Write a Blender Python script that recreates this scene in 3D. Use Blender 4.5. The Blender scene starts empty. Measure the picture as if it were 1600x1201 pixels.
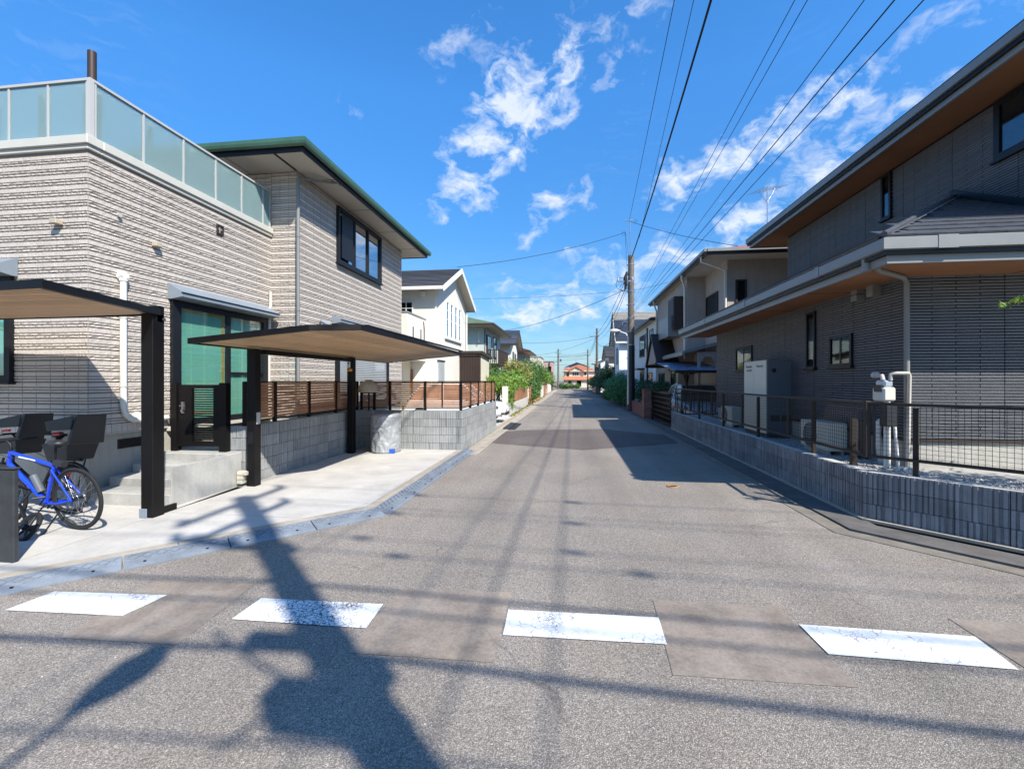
import bpy, math, random
import numpy as np
from mathutils import Vector, Matrix
random.seed(7)
S = bpy.context.scene
C = S.collection
R = math.radians

# ------------------------------------------------------------------ camera
cam = bpy.data.cameras.new('camera'); camo = bpy.data.objects.new('camera', cam); C.objects.link(camo)
cam.sensor_fit = 'HORIZONTAL'; cam.sensor_width = 36.0; cam.lens = 36.0 * 700 / 1600
cam.shift_y = -6.5 / 1600
cam.clip_start = 0.05; cam.clip_end = 3000
camo.location = (0, 0, 1.7)
camo.rotation_euler = (R(90), 0, math.atan(90 / 700))
S.camera = camo
# ------------------------------------------------------------------ light
AZX, AZY, EL = 0.702, -0.712, math.atan(1 / 1.0175)
sun = bpy.data.lights.new('sun', 'SUN'); so = bpy.data.objects.new('sun', sun); C.objects.link(so)
sun.energy = 5.0; sun.angle = R(0.6); sun.color = (1.0, 0.955, 0.88)
sdir = Vector((AZX * math.cos(EL), AZY * math.cos(EL), math.sin(EL)))
so.rotation_euler = sdir.to_track_quat('Z', 'Y').to_euler()
W = bpy.data.worlds.new('World'); S.world = W; W.use_nodes = True
W.cycles.sampling_method = 'MANUAL'; W.cycles.sample_map_resolution = 256
S.cycles.max_bounces = 6; S.cycles.diffuse_bounces = 3; S.cycles.glossy_bounces = 3; S.cycles.transmission_bounces = 5; S.cycles.transparent_max_bounces = 10
S.view_settings.view_transform = 'Standard'; S.view_settings.look = 'None'
S.view_settings.exposure = 0.68; S.view_settings.gamma = 1.0; S.view_settings.use_curve_mapping = False


class NT:
    """small wrapper to wire node trees"""
    def __init__(s, tree): s.t = tree; s.n = tree.nodes; s.l = tree.links
    def node(s, typ, **kw):
        n = s.n.new(typ)
        for k, v in kw.items(): setattr(n, k, v)
        return n
    def put(s, sock, v):
        if isinstance(v, bpy.types.NodeSocket): s.l.new(v, sock)
        elif v is not None: sock.default_value = v
    def m(s, op, a, b=None, c=None, clamp=False):
        n = s.node('ShaderNodeMath', operation=op, use_clamp=clamp)
        s.put(n.inputs[0], a); s.put(n.inputs[1], b); s.put(n.inputs[2], c)
        return n.outputs[0]
    def vm(s, op, a, b=None):
        n = s.node('ShaderNodeVectorMath', operation=op); s.put(n.inputs[0], a); s.put(n.inputs[1], b)
        return n.outputs[0]
    def noise(s, vec, scale, detail=3, rough=.5, dist=0):
        n = s.node('ShaderNodeTexNoise'); s.put(n.inputs['Vector'], vec)
        n.inputs['Scale'].default_value = scale; n.inputs['Detail'].default_value = detail
        n.inputs['Roughness'].default_value = rough; n.inputs['Distortion'].default_value = dist
        return n.outputs[0]
    def voro(s, vec, scale, feat='F1', out='Distance', rnd=1.0):
        n = s.node('ShaderNodeTexVoronoi', feature=feat); s.put(n.inputs['Vector'], vec)
        n.inputs['Scale'].default_value = scale; n.inputs['Randomness'].default_value = rnd
        return n.outputs[out]
    def ramp(s, v, a, b, lo=0., hi=1.):
        n = s.node('ShaderNodeMapRange'); n.clamp = True
        s.put(n.inputs[0], v); n.inputs[1].default_value = a; n.inputs[2].default_value = b
        n.inputs[3].default_value = lo; n.inputs[4].default_value = hi
        return n.outputs[0]
    def mix(s, f, a, b, blend='MIX'):
        n = s.node('ShaderNodeMix', data_type='RGBA', blend_type=blend)
        s.put(n.inputs[0], f); s.put(n.inputs[6], a); s.put(n.inputs[7], b)
        return n.outputs[2]
    def scale(s, col, f):
        n = s.node('ShaderNodeVectorMath', operation='SCALE'); s.put(n.inputs[0], col); s.put(n.inputs['Scale'], f)
        return n.outputs[0]


def sky_world():
    w = NT(W.node_tree); W.node_tree.nodes.clear()
    out = w.node('ShaderNodeOutputWorld'); bg = w.node('ShaderNodeBackground')
    sky = w.node('ShaderNodeTexSky', sky_type='NISHITA')
    sky.sun_disc = False; sky.sun_elevation = EL; sky.sun_rotation = math.atan2(AZX, AZY)
    sky.altitude = 0; sky.air_density = 1.0; sky.dust_density = 0.35; sky.ozone_density = 2.2
    hs = w.node('ShaderNodeHueSaturation'); hs.inputs['Saturation'].default_value = 1.15; hs.inputs['Value'].default_value = 1.0
    tint = w.mix(1.0, sky.outputs[0], (.78, 1.01, 1.22, 1), 'MULTIPLY'); w.l.new(tint, hs.inputs['Color'])
    tc = w.node('ShaderNodeTexCoord'); sp = w.node('ShaderNodeSeparateXYZ'); w.l.new(tc.outputs['Generated'], sp.inputs[0])
    x, y, z = sp.outputs
    az = w.m('MULTIPLY', w.m('ARCTAN2', x, y), 57.2958)
    el = w.m('MULTIPLY', w.m('ARCSINE', z), 57.2958)
    zz = w.m('ADD', w.m('MAXIMUM', z, 0.0), 0.12)
    cb = w.node('ShaderNodeCombineXYZ'); w.put(cb.inputs[0], w.m('DIVIDE', x, zz)); w.put(cb.inputs[1], w.m('DIVIDE', y, zz))
    uv = cb.outputs[0]
    cb2 = w.node('ShaderNodeCombineXYZ'); w.put(cb2.inputs[0], w.m('MULTIPLY', az, .05)); w.put(cb2.inputs[1], w.m('MULTIPLY', el, .075))
    warp = w.node('ShaderNodeTexNoise'); w.l.new(cb2.outputs[0], warp.inputs['Vector']); warp.inputs['Scale'].default_value = 3.2; warp.inputs['Detail'].default_value = 4
    wv = w.vm('SUBTRACT', warp.outputs['Color'], (.5, .5, .5))
    p2 = w.vm('ADD', cb2.outputs[0], w.scale(wv, .35))
    fine = w.noise(p2, 4.2, 7, .62)
    wispm = w.node('ShaderNodeMapping'); w.put(wispm.inputs[0], p2); wispm.inputs['Scale'].default_value = (1.3, 4.5, 1); wispm.inputs['Rotation'].default_value = (0, 0, R(-24))
    wisp = w.noise(wispm.outputs[0], 3.2, 6, .6)
    sw = w.node('ShaderNodeSeparateXYZ'); w.put(sw.inputs[0], wv)
    azw = w.m('ADD', az, w.m('MULTIPLY', sw.outputs[0], 13)); elw = w.m('ADD', el, w.m('MULTIPLY', sw.outputs[1], 10))
    # clouds of this afternoon: azimuth, elevation, half sizes, tilt, density
    BL = [(-2.0, 34.6, 3.6, 2.0, 30, 1.1), (-5.6, 32.6, 4.6, 2.3, 38, 1.2), (-9.0, 30.0, 4.6, 2.6, 42, 1.2), (-8.4, 27.2, 4.4, 2.4, 40, 1.2),
          (-12.0, 24.8, 4.0, 2.0, 42, 1.0), (-15.4, 21.0, 3.4, .9, 28, .75), (-14.0, 36.6, 5.0, 2.4, 30, .8), (.9, 31.6, 4.4, 1.2, 28, .8),
          (7.5, 29.6, 5.5, 1.4, 0, .5), (-27.5, 30.5, 2.4, 1.3, 0, .5), (-4.5, 21.6, 3.4, .9, 22, .95), (2.4, 22.6, 4.0, .8, 14, .9),
          (-4.0, 18.6, 4.4, 1.7, 18, 1.0), (7.2, 38.9, 5.0, 2.0, 0, .9), (15.5, 24.8, 6.5, 1.7, 12, .8), (21.5, 24.4, 7.0, 1.8, 8, .85),
          (28.4, 26.2, 6.0, 1.5, 18, .7), (13.0, 21.4, 6.0, 1.3, 16, .7), (23.5, 19.5, 10, 2.2, 20, .78), (33.5, 23.2, 8, 1.6, 30, .7),
          (16.0, 15.8, 8, 2.0, 10, .75), (25, 14.0, 9, 2.6, 12, .9), (2.4, 13.6, 6.0, 1.4, 10, 1.0), (4.8, 10.6, 7, 1.6, 4, .9),
          (-8.0, 7.6, 9, 2.4, 4, .8), (-8.2, 12.8, 3, .8, 8, .8), (8.0, 34.4, 2.2, 1.4, 20, .6), (38, 30, 8, 2, 20, .6), (-1, 8.5, 10, 1.5, 0, .6),
          (-85, 26, 20, 5, 10, .9), (75, 24, 20, 5, 10, .9), (160, 28, 20, 6, 20, .9)]
    tot = None
    for a0, e0, sa, se, tl, wt in BL:
        da = w.m('MULTIPLY', w.m('SUBTRACT', azw, a0), math.cos(R(e0))); de = w.m('SUBTRACT', elw, e0)
        c, s_ = math.cos(R(tl)), math.sin(R(tl))
        u = w.m('ADD', w.m('MULTIPLY', da, c / sa), w.m('MULTIPLY', de, s_ / sa))
        v = w.m('ADD', w.m('MULTIPLY', da, -s_ / se), w.m('MULTIPLY', de, c / se))
        r2 = w.m('ADD', w.m('MULTIPLY', u, u), w.m('MULTIPLY', v, v))
        g = w.m('MULTIPLY', w.m('EXPONENT', w.m('MULTIPLY', r2, -.7)), wt)
        tot = g if tot is None else w.m('ADD', tot, g)
    tot = w.m('MINIMUM', tot, 1.35)
    body = w.m('MULTIPLY', tot, w.ramp(fine, .36, .66))
    streak = w.m('MULTIPLY', w.ramp(wisp, .5, .78), w.ramp(w.noise(uv, .5, 3), .5, .75, 0, .3))
    low = w.m('MULTIPLY', w.ramp(el, 2, 17, .36, 0), w.ramp(wisp, .3, .75))
    dens = w.m('ADD', w.m('ADD', w.ramp(body, .30, 1.08, 0, .92), streak), low, clamp=True)
    dens = w.m('MULTIPLY', dens, w.ramp(el, -1, 2))
    dens = w.m('MULTIPLY', dens, .96, clamp=True)
    # horizon keeps its pale blue
    cloudc = w.mix(w.ramp(fine, .35, .7), (3.0, 3.8, 5.0, 1), (4.2, 4.4, 4.8, 1))
    col = w.mix(dens, w.scale(hs.outputs[0], w.ramp(el, 0, 32, .42, 1.06)), cloudc)
    w.l.new(col, bg.inputs[0]); bg.inputs[1].default_value = 0.142
    w.l.new(bg.outputs[0], out.inputs[0])
sky_world()

# ------------------------------------------------------------------ materials
M = {}


def principled(name):
    m = bpy.data.materials.new(name); m.use_nodes = True; m.node_tree.nodes.clear()
    t = NT(m.node_tree); o = t.node('ShaderNodeOutputMaterial'); b = t.node('ShaderNodeBsdfPrincipled')
    t.l.new(b.outputs[0], o.inputs[0]); M[name] = m
    return m, t, b, o


def mk(name, col, rough=.75, metal=0., var=.12, ns=2.5, island=0., obj=0., bump=0., bs=40., spec=.35, streak=0., grime=0., warm=0.):
    m, t, b, o = principled(name)
    geo = t.node('ShaderNodeNewGeometry'); pos = geo.outputs['Position']
    n1 = t.noise(pos, ns, 5, .6)
    f = t.ramp(n1, .25, .75, 1 - var, 1 + var)
    f = t.m('MULTIPLY', f, t.ramp(t.noise(pos, ns * 14, 3), .2, .8, 1 - var * .5, 1 + var * .5))
    if streak:
        mp = t.node('ShaderNodeMapping'); t.put(mp.inputs[0], pos); mp.inputs['Scale'].default_value = (9, 9, .7)
        f = t.m('MULTIPLY', f, t.ramp(t.noise(mp.outputs[0], 1.5, 5), .3, .7, 1 - streak, 1 + streak * .4))
    if island:
        f = t.m('MULTIPLY', f, t.ramp(geo.outputs['Random Per Island'], 0, 1, 1 - island, 1 + island))
    if obj:
        oi = t.node('ShaderNodeObjectInfo'); f = t.m('MULTIPLY', f, t.ramp(oi.outputs['Random'], 0, 1, 1 - obj, 1 + obj))
    c = t.scale((*col,), f)
    if grime:
        c = t.mix(t.m('MULTIPLY', t.ramp(t.noise(pos, ns * .6, 7, .7), .5, .75), grime), c, (col[0] * .45, col[1] * .42, col[2] * .36, 1))
    t.l.new(c, b.inputs['Base Color'])
    t.put(b.inputs['Roughness'], t.ramp(n1, .2, .8, max(0, rough - .08), min(1, rough + .08)))
    b.inputs['Metallic'].default_value = metal; b.inputs['Specular IOR Level'].default_value = spec
    if bump:
        bn = t.node('ShaderNodeBump'); bn.inputs['Strength'].default_value = bump; bn.inputs['Distance'].default_value = .01
        t.put(bn.inputs['Height'], t.noise(pos, bs, 6, .65)); t.l.new(bn.outputs[0], b.inputs['Normal'])
    return m


def glassy(name, tint=(.55, .62, .65), refl=.6, dark=.75):
    m = bpy.data.materials.new(name); m.use_nodes = True; m.node_tree.nodes.clear(); t = NT(m.node_tree); M[name] = m
    o = t.node('ShaderNodeOutputMaterial'); tr = t.node('ShaderNodeBsdfTransparent'); tr.inputs[0].default_value = (*[v * dark for v in tint], 1)
    gl = t.node('ShaderNodeBsdfGlossy'); gl.inputs['Roughness'].default_value = .03
    gl.inputs[0].default_value = (.95, .97, 1, 1)
    geo = t.node('ShaderNodeNewGeometry')
    bn = t.node('ShaderNodeBump'); bn.inputs['Strength'].default_value = .05; t.put(bn.inputs['Height'], t.noise(geo.outputs['Position'], 2.2, 2)); t.l.new(bn.outputs[0], gl.inputs['Normal'])
    fr = t.node('ShaderNodeFresnel'); fr.inputs[0].default_value = 1.9
    mx = t.node('ShaderNodeMixShader'); t.put(mx.inputs[0], t.m('MULTIPLY', fr.outputs[0], refl, clamp=True))
    t.l.new(tr.outputs[0], mx.inputs[1]); t.l.new(gl.outputs[0], mx.inputs[2]); t.l.new(mx.outputs[0], o.inputs[0])
    return m


def frosted(name):
    m, t, b, o = principled(name)
    geo = t.node('ShaderNodeNewGeometry')
    b.inputs['Base Color'].default_value = (.40, .55, .54, 1); b.inputs['Roughness'].default_value = .30
    b.inputs['Transmission Weight'].default_value = .62; b.inputs['IOR'].default_value = 1.12; b.inputs['Specular IOR Level'].default_value = .6
    bn = t.node('ShaderNodeBump'); bn.inputs['Strength'].default_value = .06; t.put(bn.inputs['Height'], t.noise(geo.outputs['Position'], 160, 2)); t.l.new(bn.outputs[0], b.inputs['Normal'])


def leafmat(name, col, var=.45, hue=.03):
    m, t, b, o = principled(name)
    geo = t.node('ShaderNodeNewGeometry')
    r = geo.outputs['Random Per Island']
    big = t.noise(geo.outputs['Position'], 2.2, 3)
    f = t.m('MULTIPLY', t.ramp(r, 0, 1, 1 - var, 1 + var), t.ramp(big, .3, .7, .7, 1.3))
    hs = t.node('ShaderNodeHueSaturation'); hs.inputs['Color'].default_value = (*col, 1)
    t.put(hs.inputs['Hue'], t.ramp(t.m('FRACT', t.m('MULTIPLY', r, 7.31)), 0, 1, .5 - hue, .5 + hue * .6)); t.put(hs.inputs['Value'], f)
    t.l.new(hs.outputs[0], b.inputs['Base Color']); b.inputs['Roughness'].default_value = .5
    b.inputs['Specular IOR Level'].default_value = .4
    tl = t.node('ShaderNodeBsdfTranslucent'); t.l.new(t.scale(hs.outputs[0], 1.5), tl.inputs[0])
    mx = t.node('ShaderNodeMixShader'); mx.inputs[0].default_value = .32
    t.l.new(b.outputs[0], mx.inputs[1]); t.l.new(tl.outputs[0], mx.inputs[2]); t.l.new(mx.outputs[0], o.inputs[0])
    return m


def asphalt(name, base, paint=None, fine=1.0, brown=0., smooth=False):
    m, t, b, o = principled(name)
    geo = t.node('ShaderNodeNewGeometry'); pos = geo.outputs['Position']
    vc = t.node('ShaderNodeTexVoronoi'); t.put(vc.inputs['Vector'], pos); vc.inputs['Scale'].default_value = 150 * fine
    sp = t.node('ShaderNodeSeparateColor'); t.l.new(vc.outputs['Color'], sp.inputs[0])
    st = t.ramp(sp.outputs[0], 0, 1, .70, 1.28)
    st = t.m('ADD', st, t.m('MULTIPLY', t.ramp(sp.outputs[1], .92, .97), .6))
    st = t.m('MULTIPLY', st, t.ramp(vc.outputs['Distance'], .15, .75, 1.1, .5))
    if smooth: st = t.m('ADD', t.m('MULTIPLY', st, .3), .7)
    st2 = t.ramp(t.noise(pos, 38, 4, .7), .28, .72, .8, 1.2)
    big = t.ramp(t.noise(pos, .55, 6, .6), .3, .7, .86, 1.14)
    mp = t.node('ShaderNodeMapping'); t.put(mp.inputs[0], pos); mp.inputs['Scale'].default_value = (2.2, .12, 1)
    lane = t.ramp(t.noise(mp.outputs[0], 1.0, 4), .35, .7, .93, 1.08)
    stain = t.ramp(t.noise(t.vm('ADD', pos, (7, 3, 0)), 1.4, 8, .7), .62, .74, 1, .78)
    f = t.m('MULTIPLY', t.m('MULTIPLY', st, st2), t.m('MULTIPLY', t.m('MULTIPLY', big, lane), stain))
    wp = t.node('ShaderNodeTexNoise'); t.put(wp.inputs['Vector'], pos); wp.inputs['Scale'].default_value = 1.7; wp.inputs['Detail'].default_value = 6
    pw = t.vm('ADD', pos, t.scale(t.vm('SUBTRACT', wp.outputs['Color'], (.5, .5, .5)), .55))
    cr = t.m('MULTIPLY', t.ramp(t.voro(pw, .42, 'DISTANCE_TO_EDGE'), .0012, .006, .28, 0), t.ramp(t.noise(t.vm('ADD', pos, (1, 9, 0)), .7, 2), .50, .60))
    f = t.m('MULTIPLY', f, t.m('SUBTRACT', 1, cr))
    spx = t.node('ShaderNodeSeparateXYZ'); t.l.new(pos, spx.inputs[0])
    wx = t.m('ADD', spx.outputs[0], t.m('MULTIPLY', t.noise(pos, .25, 2), .8)); tr_ = None
    for c0 in (-.95, .55, 2.0):
        dd = t.m('ABSOLUTE', t.m('SUBTRACT', wx, c0 + .4)); q_ = t.ramp(dd, .0, .42, 1, 0); tr_ = q_ if tr_ is None else t.m('ADD', tr_, q_)
    f = t.m('MULTIPLY', f, t.m('SUBTRACT', 1.03, t.m('MULTIPLY', tr_, .10)))
    oil = t.ramp(t.noise(t.vm('ADD', pos, (5, 1, 0)), 3.1, 2), .73, .80, 1, .72)
    f = t.m('MULTIPLY', f, oil)
    if smooth: f = t.m('MULTIPLY', f, t.ramp(t.noise(t.vm('ADD', pos, (4, 4, 0)), 2.6, 7, .65), .42, .68, 1.06, .66))
    c = t.scale((*base,), f)
    dirt = t.ramp(t.noise(t.vm('ADD', pos, (2, 8, 0)), .8, 7, .7), .5, .72, 0, .45)
    c = t.mix(dirt, c, t.scale((base[0] * 1.02, base[1] * .93, base[2] * .80), f))
    if brown:
        c = t.mix(t.ramp(t.noise(pos, 5, 5), .4, .65, brown * .5, brown), c, t.scale((base[0] * 1.12, base[1] * .93, base[2] * .76), f))
    rough = .85
    if paint:
        wv = t.node('ShaderNodeTexNoise'); t.put(wv.inputs['Vector'], pos); wv.inputs['Scale'].default_value = 9; wv.inputs['Detail'].default_value = 5
        p2 = t.vm('ADD', pos, t.scale(t.vm('SUBTRACT', wv.outputs['Color'], (.5, .5, .5)), .12))
        reg = t.ramp(t.noise(t.vm('ADD', pos, (3.1, .4, 0)), 1.9, 3), .45, .68)
        px_ = t.node('ShaderNodeSeparateXYZ'); t.l.new(pos, px_.inputs[0]); gq = t.m('DIVIDE', t.m('ADD', px_.outputs[0], 1.85), .42); reg = t.m('ADD', t.m('MULTIPLY', reg, .8), t.m('MULTIPLY', t.m('EXPONENT', t.m('MULTIPLY', t.m('MULTIPLY', gq, gq), -1)), .75), clamp=True)
        e1 = t.voro(p2, 10, 'DISTANCE_TO_EDGE'); e2 = t.voro(p2, 30, 'DISTANCE_TO_EDGE')
        c1 = t.m('MULTIPLY', t.ramp(e1, .004, .020, .9, 0), t.ramp(reg, .0, .3))
        c2 = t.m('MULTIPLY', t.ramp(e2, .03, .11, 1, 0), t.ramp(reg, .45, .95))
        pit = t.m('MULTIPLY', t.ramp(t.noise(pos, 95, 3, .7), .60, .66), t.ramp(reg, .5, 1, .12, 1))
        crack = t.m('MAXIMUM', t.m('MAXIMUM', c1, c2), pit, clamp=True)
        pc = t.scale((*paint,), t.m('MULTIPLY', t.ramp(t.noise(pos, 12, 5), .3, .7, .86, 1.04), t.ramp(t.noise(pos, 1.6, 6, .7), .35, .7, 1.0, .80)))
        c = t.mix(crack, pc, t.scale((base[0] * .7, base[1] * .7, base[2] * .7), st))
    t.l.new(c, b.inputs['Base Color']); b.inputs['Roughness'].default_value = rough; b.inputs['Specular IOR Level'].default_value = .3
    bn = t.node('ShaderNodeBump'); bn.inputs['Strength'].default_value = .5 if not paint else .3; bn.inputs['Distance'].default_value = .006
    t.put(bn.inputs['Height'], t.m('ADD', t.ramp(vc.outputs['Distance'], 0, .7, 1, 0), t.noise(pos, 40, 3)))
    t.l.new(bn.outputs[0], b.inputs['Normal'])
    return m


def brickmat(name, c1, c2, mortar, sc=1.0, w=.22, h=.07):
    m, t, b, o = principled(name)
    geo = t.node('ShaderNodeNewGeometry'); sp = t.node('ShaderNodeSeparateXYZ'); t.l.new(geo.outputs['Position'], sp.inputs[0])
    cb = t.node('ShaderNodeCombineXYZ'); t.put(cb.inputs[0], t.m('ADD', sp.outputs[0], sp.outputs[1])); t.put(cb.inputs[1], sp.outputs[2])
    br = t.node('ShaderNodeTexBrick'); t.l.new(cb.outputs[0], br.inputs['Vector'])
    br.inputs['Scale'].default_value = sc; br.inputs['Brick Width'].default_value = w; br.inputs['Row Height'].default_value = h
    br.inputs['Mortar Size'].default_value = .006; br.inputs['Color1'].default_value = (*c1, 1); br.inputs['Color2'].default_value = (*c2, 1); br.inputs['Mortar'].default_value = (*mortar, 1)
    c = t.scale(br.outputs[0], t.ramp(t.noise(geo.outputs['Position'], 3, 4), .3, .7, .85, 1.15))
    t.l.new(c, b.inputs['Base Color']); b.inputs['Roughness'].default_value = .85
    bn = t.node('ShaderNodeBump'); bn.inputs['Strength'].default_value = .5; bn.inputs['Distance'].default_value = .01
    t.put(bn.inputs['Height'], t.m('SUBTRACT', 1, br.outputs[1])); t.l.new(bn.outputs[0], b.inputs['Normal'])


asphalt('asphalt', (.305, .266, .224))
asphalt('asphalt_dark', (.150, .130, .122), brown=.4)
asphalt('asphalt_brown', (.30, .258, .215), brown=.25, fine=3.2, smooth=True)
asphalt('road_paint', (.15, .145, .14), paint=(.80, .80, .80))
mk('soil', (.16, .13, .09), .95, var=.3, ns=1, bump=.5, bs=20)
mk('gravel', (.33, .32, .30), .9, var=.2, ns=8, island=.4, bump=.4, bs=80)
mk('concrete_slab', (.47, .447, .405), .8, var=.13, ns=1.6, bump=.2, bs=70, grime=.38)
mk('concrete_kerb', (.36, .315, .25), .9, var=.2, ns=4, bump=.4, bs=60, grime=.5)
mk('gutter_tan', (.20, .175, .14), .92, var=.25, ns=5, bump=.5, bs=70, grime=.5)
mk('concrete_dark', (.12, .11, .10), .9, var=.25, ns=4, bump=.4, bs=60, grime=.5)
mk('concrete_steps', (.40, .39, .36), .85, var=.16, ns=2.4, bump=.25, bs=60, grime=.5, streak=.1)
mk('concrete_pale', (.52, .50, .45), .88, var=.12, ns=3, bump=.2, bs=50, grime=.3, streak=.12)
mk('ramp', (.19, .215, .245), .6, var=.2, ns=6, obj=.08, bump=.3, bs=90, grime=.3)
mk('ramp_black', (.035, .036, .038), .75, var=.2, bump=.3, bs=90)
mk('tile_beige', (.54, .482, .42), .85, var=.05, ns=3, island=.05, obj=.045, bump=.9, bs=55)
mk('tile_joint', (.21, .185, .16), .95, var=.1)
mk('foundation', (.40, .375, .325), .85, var=.08, ns=2, bump=.9, bs=22, grime=.15, streak=.08)
mk('coping', (.52, .50, .43), .45, var=.05, spec=.5)
mk('alu_pale', (.44, .43, .40), .4, var=.04, spec=.5)
mk('green_metal', (.05, .12, .078), .42, var=.12, spec=.5, streak=.1)
mk('dark_metal', (.010, .011, .014), .45, var=.1, spec=.3)
mk('black_metal', (.007, .006, .006), .45, var=.15, ns=1.5, spec=.22)
mk('bronze', (.035, .027, .022), .55, var=.15, spec=.25)
mk('soffit', (.50, .46, .39), .8, var=.05, ns=1.5)
mk('soffit_wood', (.30, .14, .065), .7, var=.15, ns=2)
mk('roof_dark', (.05, .05, .055), .8, var=.2, ns=5, bump=.4, bs=30, island=.25)
mk('roof_tile', (.055, .06, .07), .45, var=.2, ns=5, island=.35, bump=.2, bs=30, spec=.5)
mk('roof_green', (.16, .23, .15), .8, var=.2, ns=4, bump=.3)
mk('roof_red', (.27, .10, .085), .7, var=.2, ns=3, bump=.3)
mk('roof_maroon', (.13, .055, .05), .7, var=.2, ns=3, bump=.3)
mk('roof_orange', (.42, .17, .09), .75, var=.2, ns=3, bump=.3)
mk('roof_grey', (.22, .205, .18), .8, var=.2, ns=3, bump=.3)
mk('roof_navy', (.025, .035, .055), .6, var=.2, ns=3, bump=.3)
mk('cover_grey', (.20, .235, .27), .45, var=.08, spec=.5)
mk('pipe_grey', (.20, .20, .195), .5, var=.06)
mk('pipe_white', (.66, .65, .60), .45, var=.06)
mk('pipe_beige', (.50, .46, .40), .5, var=.06)
mk('curtain_teal', (.27, .50, .42), .9, var=.05, ns=1)
mk('curtain_line', (.42, .62, .42), .9, var=.05)
mk('wood_light', (.55, .34, .13), .6, var=.15, ns=9)
mk('curtain_white', (.62, .62, .60), .9, var=.1, ns=9)
mk('room_dark', (.03, .032, .035), .9, var=.2)
mk('shutter', (.36, .37, .36), .5, var=.08, ns=2, spec=.5)
mk('slat_wood', (.34, .165, .085), .55, var=.16, ns=7, obj=.18, streak=.12, bump=.15, bs=70)
mk('ceiling_wood', (.52, .335, .19), .55, var=.14, ns=4, obj=.13)
mk('block_grey', (.30, .305, .30), .92, var=.14, ns=4, obj=.12, bump=.6, bs=90, streak=.16)
mk('block_dark', (.25, .25, .255), .92, var=.2, ns=4, obj=.16, bump=.7, bs=90, streak=.32, grime=.35)
mk('mortar', (.045, .045, .045), .95, var=.2)
mk('brick_dark', (.116, .119, .128), .52, var=.12, ns=3, island=.12, obj=.1, bump=.8, bs=70, spec=.45)
mk('brick_joint', (.008, .008, .009), .9, var=.2)
mk('gutter_grey', (.21, .21, .20), .4, var=.06, spec=.5)
mk('steel', (.35, .35, .35), .35, metal=.9, var=.1)
mk('pillar_grey', (.035, .037, .040), .5, var=.35, ns=6, grime=.4)
mk('unit_white', (.64, .61, .50), .5, var=.04)
mk('unit_grey', (.11, .125, .14), .5, var=.04)
mk('wall_white', (.70, .665, .575), .85, var=.05, ns=1.2, bump=.25, bs=50, streak=.05)
mk('wall_bright', (.78, .77, .73), .85, var=.04, ns=1.2, bump=.2, bs=50, streak=.05)
mk('wall_cream', (.62, .56, .43), .85, var=.06, ns=1.2, bump=.25, bs=50, streak=.06)
mk('wall_mint', (.50, .54, .47), .85, var=.05, ns=1.2, bump=.2, streak=.06)
mk('wall_beige', (.37, .325, .285), .88, var=.08, ns=1.5, bump=.3, bs=50, streak=.1)
mk('wall_bluewhite', (.74, .77, .80), .85, var=.05, ns=1.2, bump=.2, streak=.05)
mk('wall_stone', (.44, .34, .27), .85, var=.15, ns=3, bump=.3)
mk('wall_pink', (.46, .30, .25), .85, var=.15, ns=3, bump=.3)
mk('trim_white', (.70, .68, .62), .6, var=.05)
mk('trim_brown', (.045, .028, .022), .5, var=.1)
mk('door_wood', (.33, .12, .05), .55, var=.15)
mk('paint_white', (.78, .78, .78), .25, var=.02, spec=.6)
mk('paint_silver', (.42, .48, .54), .3, metal=.3, var=.03, spec=.6)
mk('rubber', (.018, .018, .018), .8, var=.15, ns=12)
mk('plastic_black', (.022, .022, .024), .45, var=.1, spec=.5)
mk('bike_blue', (.010, .055, .62), .28, var=.04, spec=.6)
mk('chrome', (.55, .55, .55), .25, metal=1, var=.05)
mk('red_lens', (.55, .02, .02), .25, var=.02)
mk('headlamp', (.07, .08, .10), .12, var=.05, spec=.8)
mk('cover_silver', (.33, .34, .345), .48, metal=.25, var=.16, ns=5, bump=.5, bs=14)
mk('tarp_blue', (.03, .10, .42), .6, var=.1)
mk('canvas', (.42, .36, .28), .9, var=.12, ns=8)
mk('blue_panel', (.19, .27, .39), .3, var=.08, spec=.6)
mk('pole_concrete', (.16, .14, .118), .9, var=.18, ns=3, streak=.25, bump=.3, bs=40)
mk('wire', (.012, .012, .014), .6, var=0)
mk('insulator', (.5, .5, .5), .3, var=.05)
mk('bark', (.07, .05, .035), .9, var=.25, ns=8, bump=.6)
mk('rust', (.30, .16, .07), .7, var=.25, ns=12)
mk('sticker', (.8, .8, .8), .5, var=0); mk('ink', (.02, .02, .02), .6, var=0); mk('sticker_orange', (.8, .32, .03), .5, var=0)
mk('pink_flower', (.55, .2, .22), .7, var=.2)
mk('terracotta', (.35, .14, .07), .8, var=.2)
brickmat('brick_red', (.26, .085, .05), (.17, .055, .04), (.22, .19, .17))
brickmat('brick_orange', (.42, .17, .09), (.33, .12, .07), (.40, .33, .28))
glassy('glass'); glassy('glass_clear', (.9, 1, .97), .28, .97); frosted('glass_frosted')
leafmat('leaf_bright', (.15, .26, .04)); leafmat('leaf_mid', (.075, .16, .035)); leafmat('leaf_dark', (.032, .09, .035), .5)
leafmat('leaf_yellow', (.24, .25, .06)); leafmat('leaf_hedge', (.065, .20, .08), .5)

# ------------------------------------------------------------------ builders
WM = {}


def T(*a): return Matrix.Translation(Vector(a))


def ln(o, world, parent=None):
    C.objects.link(o); WM[o.name] = world
    if parent is not None:
        o.parent = parent; o.matrix_basis = WM[parent.name].inverted() @ world
    else: o.matrix_basis = world
    return o


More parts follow.
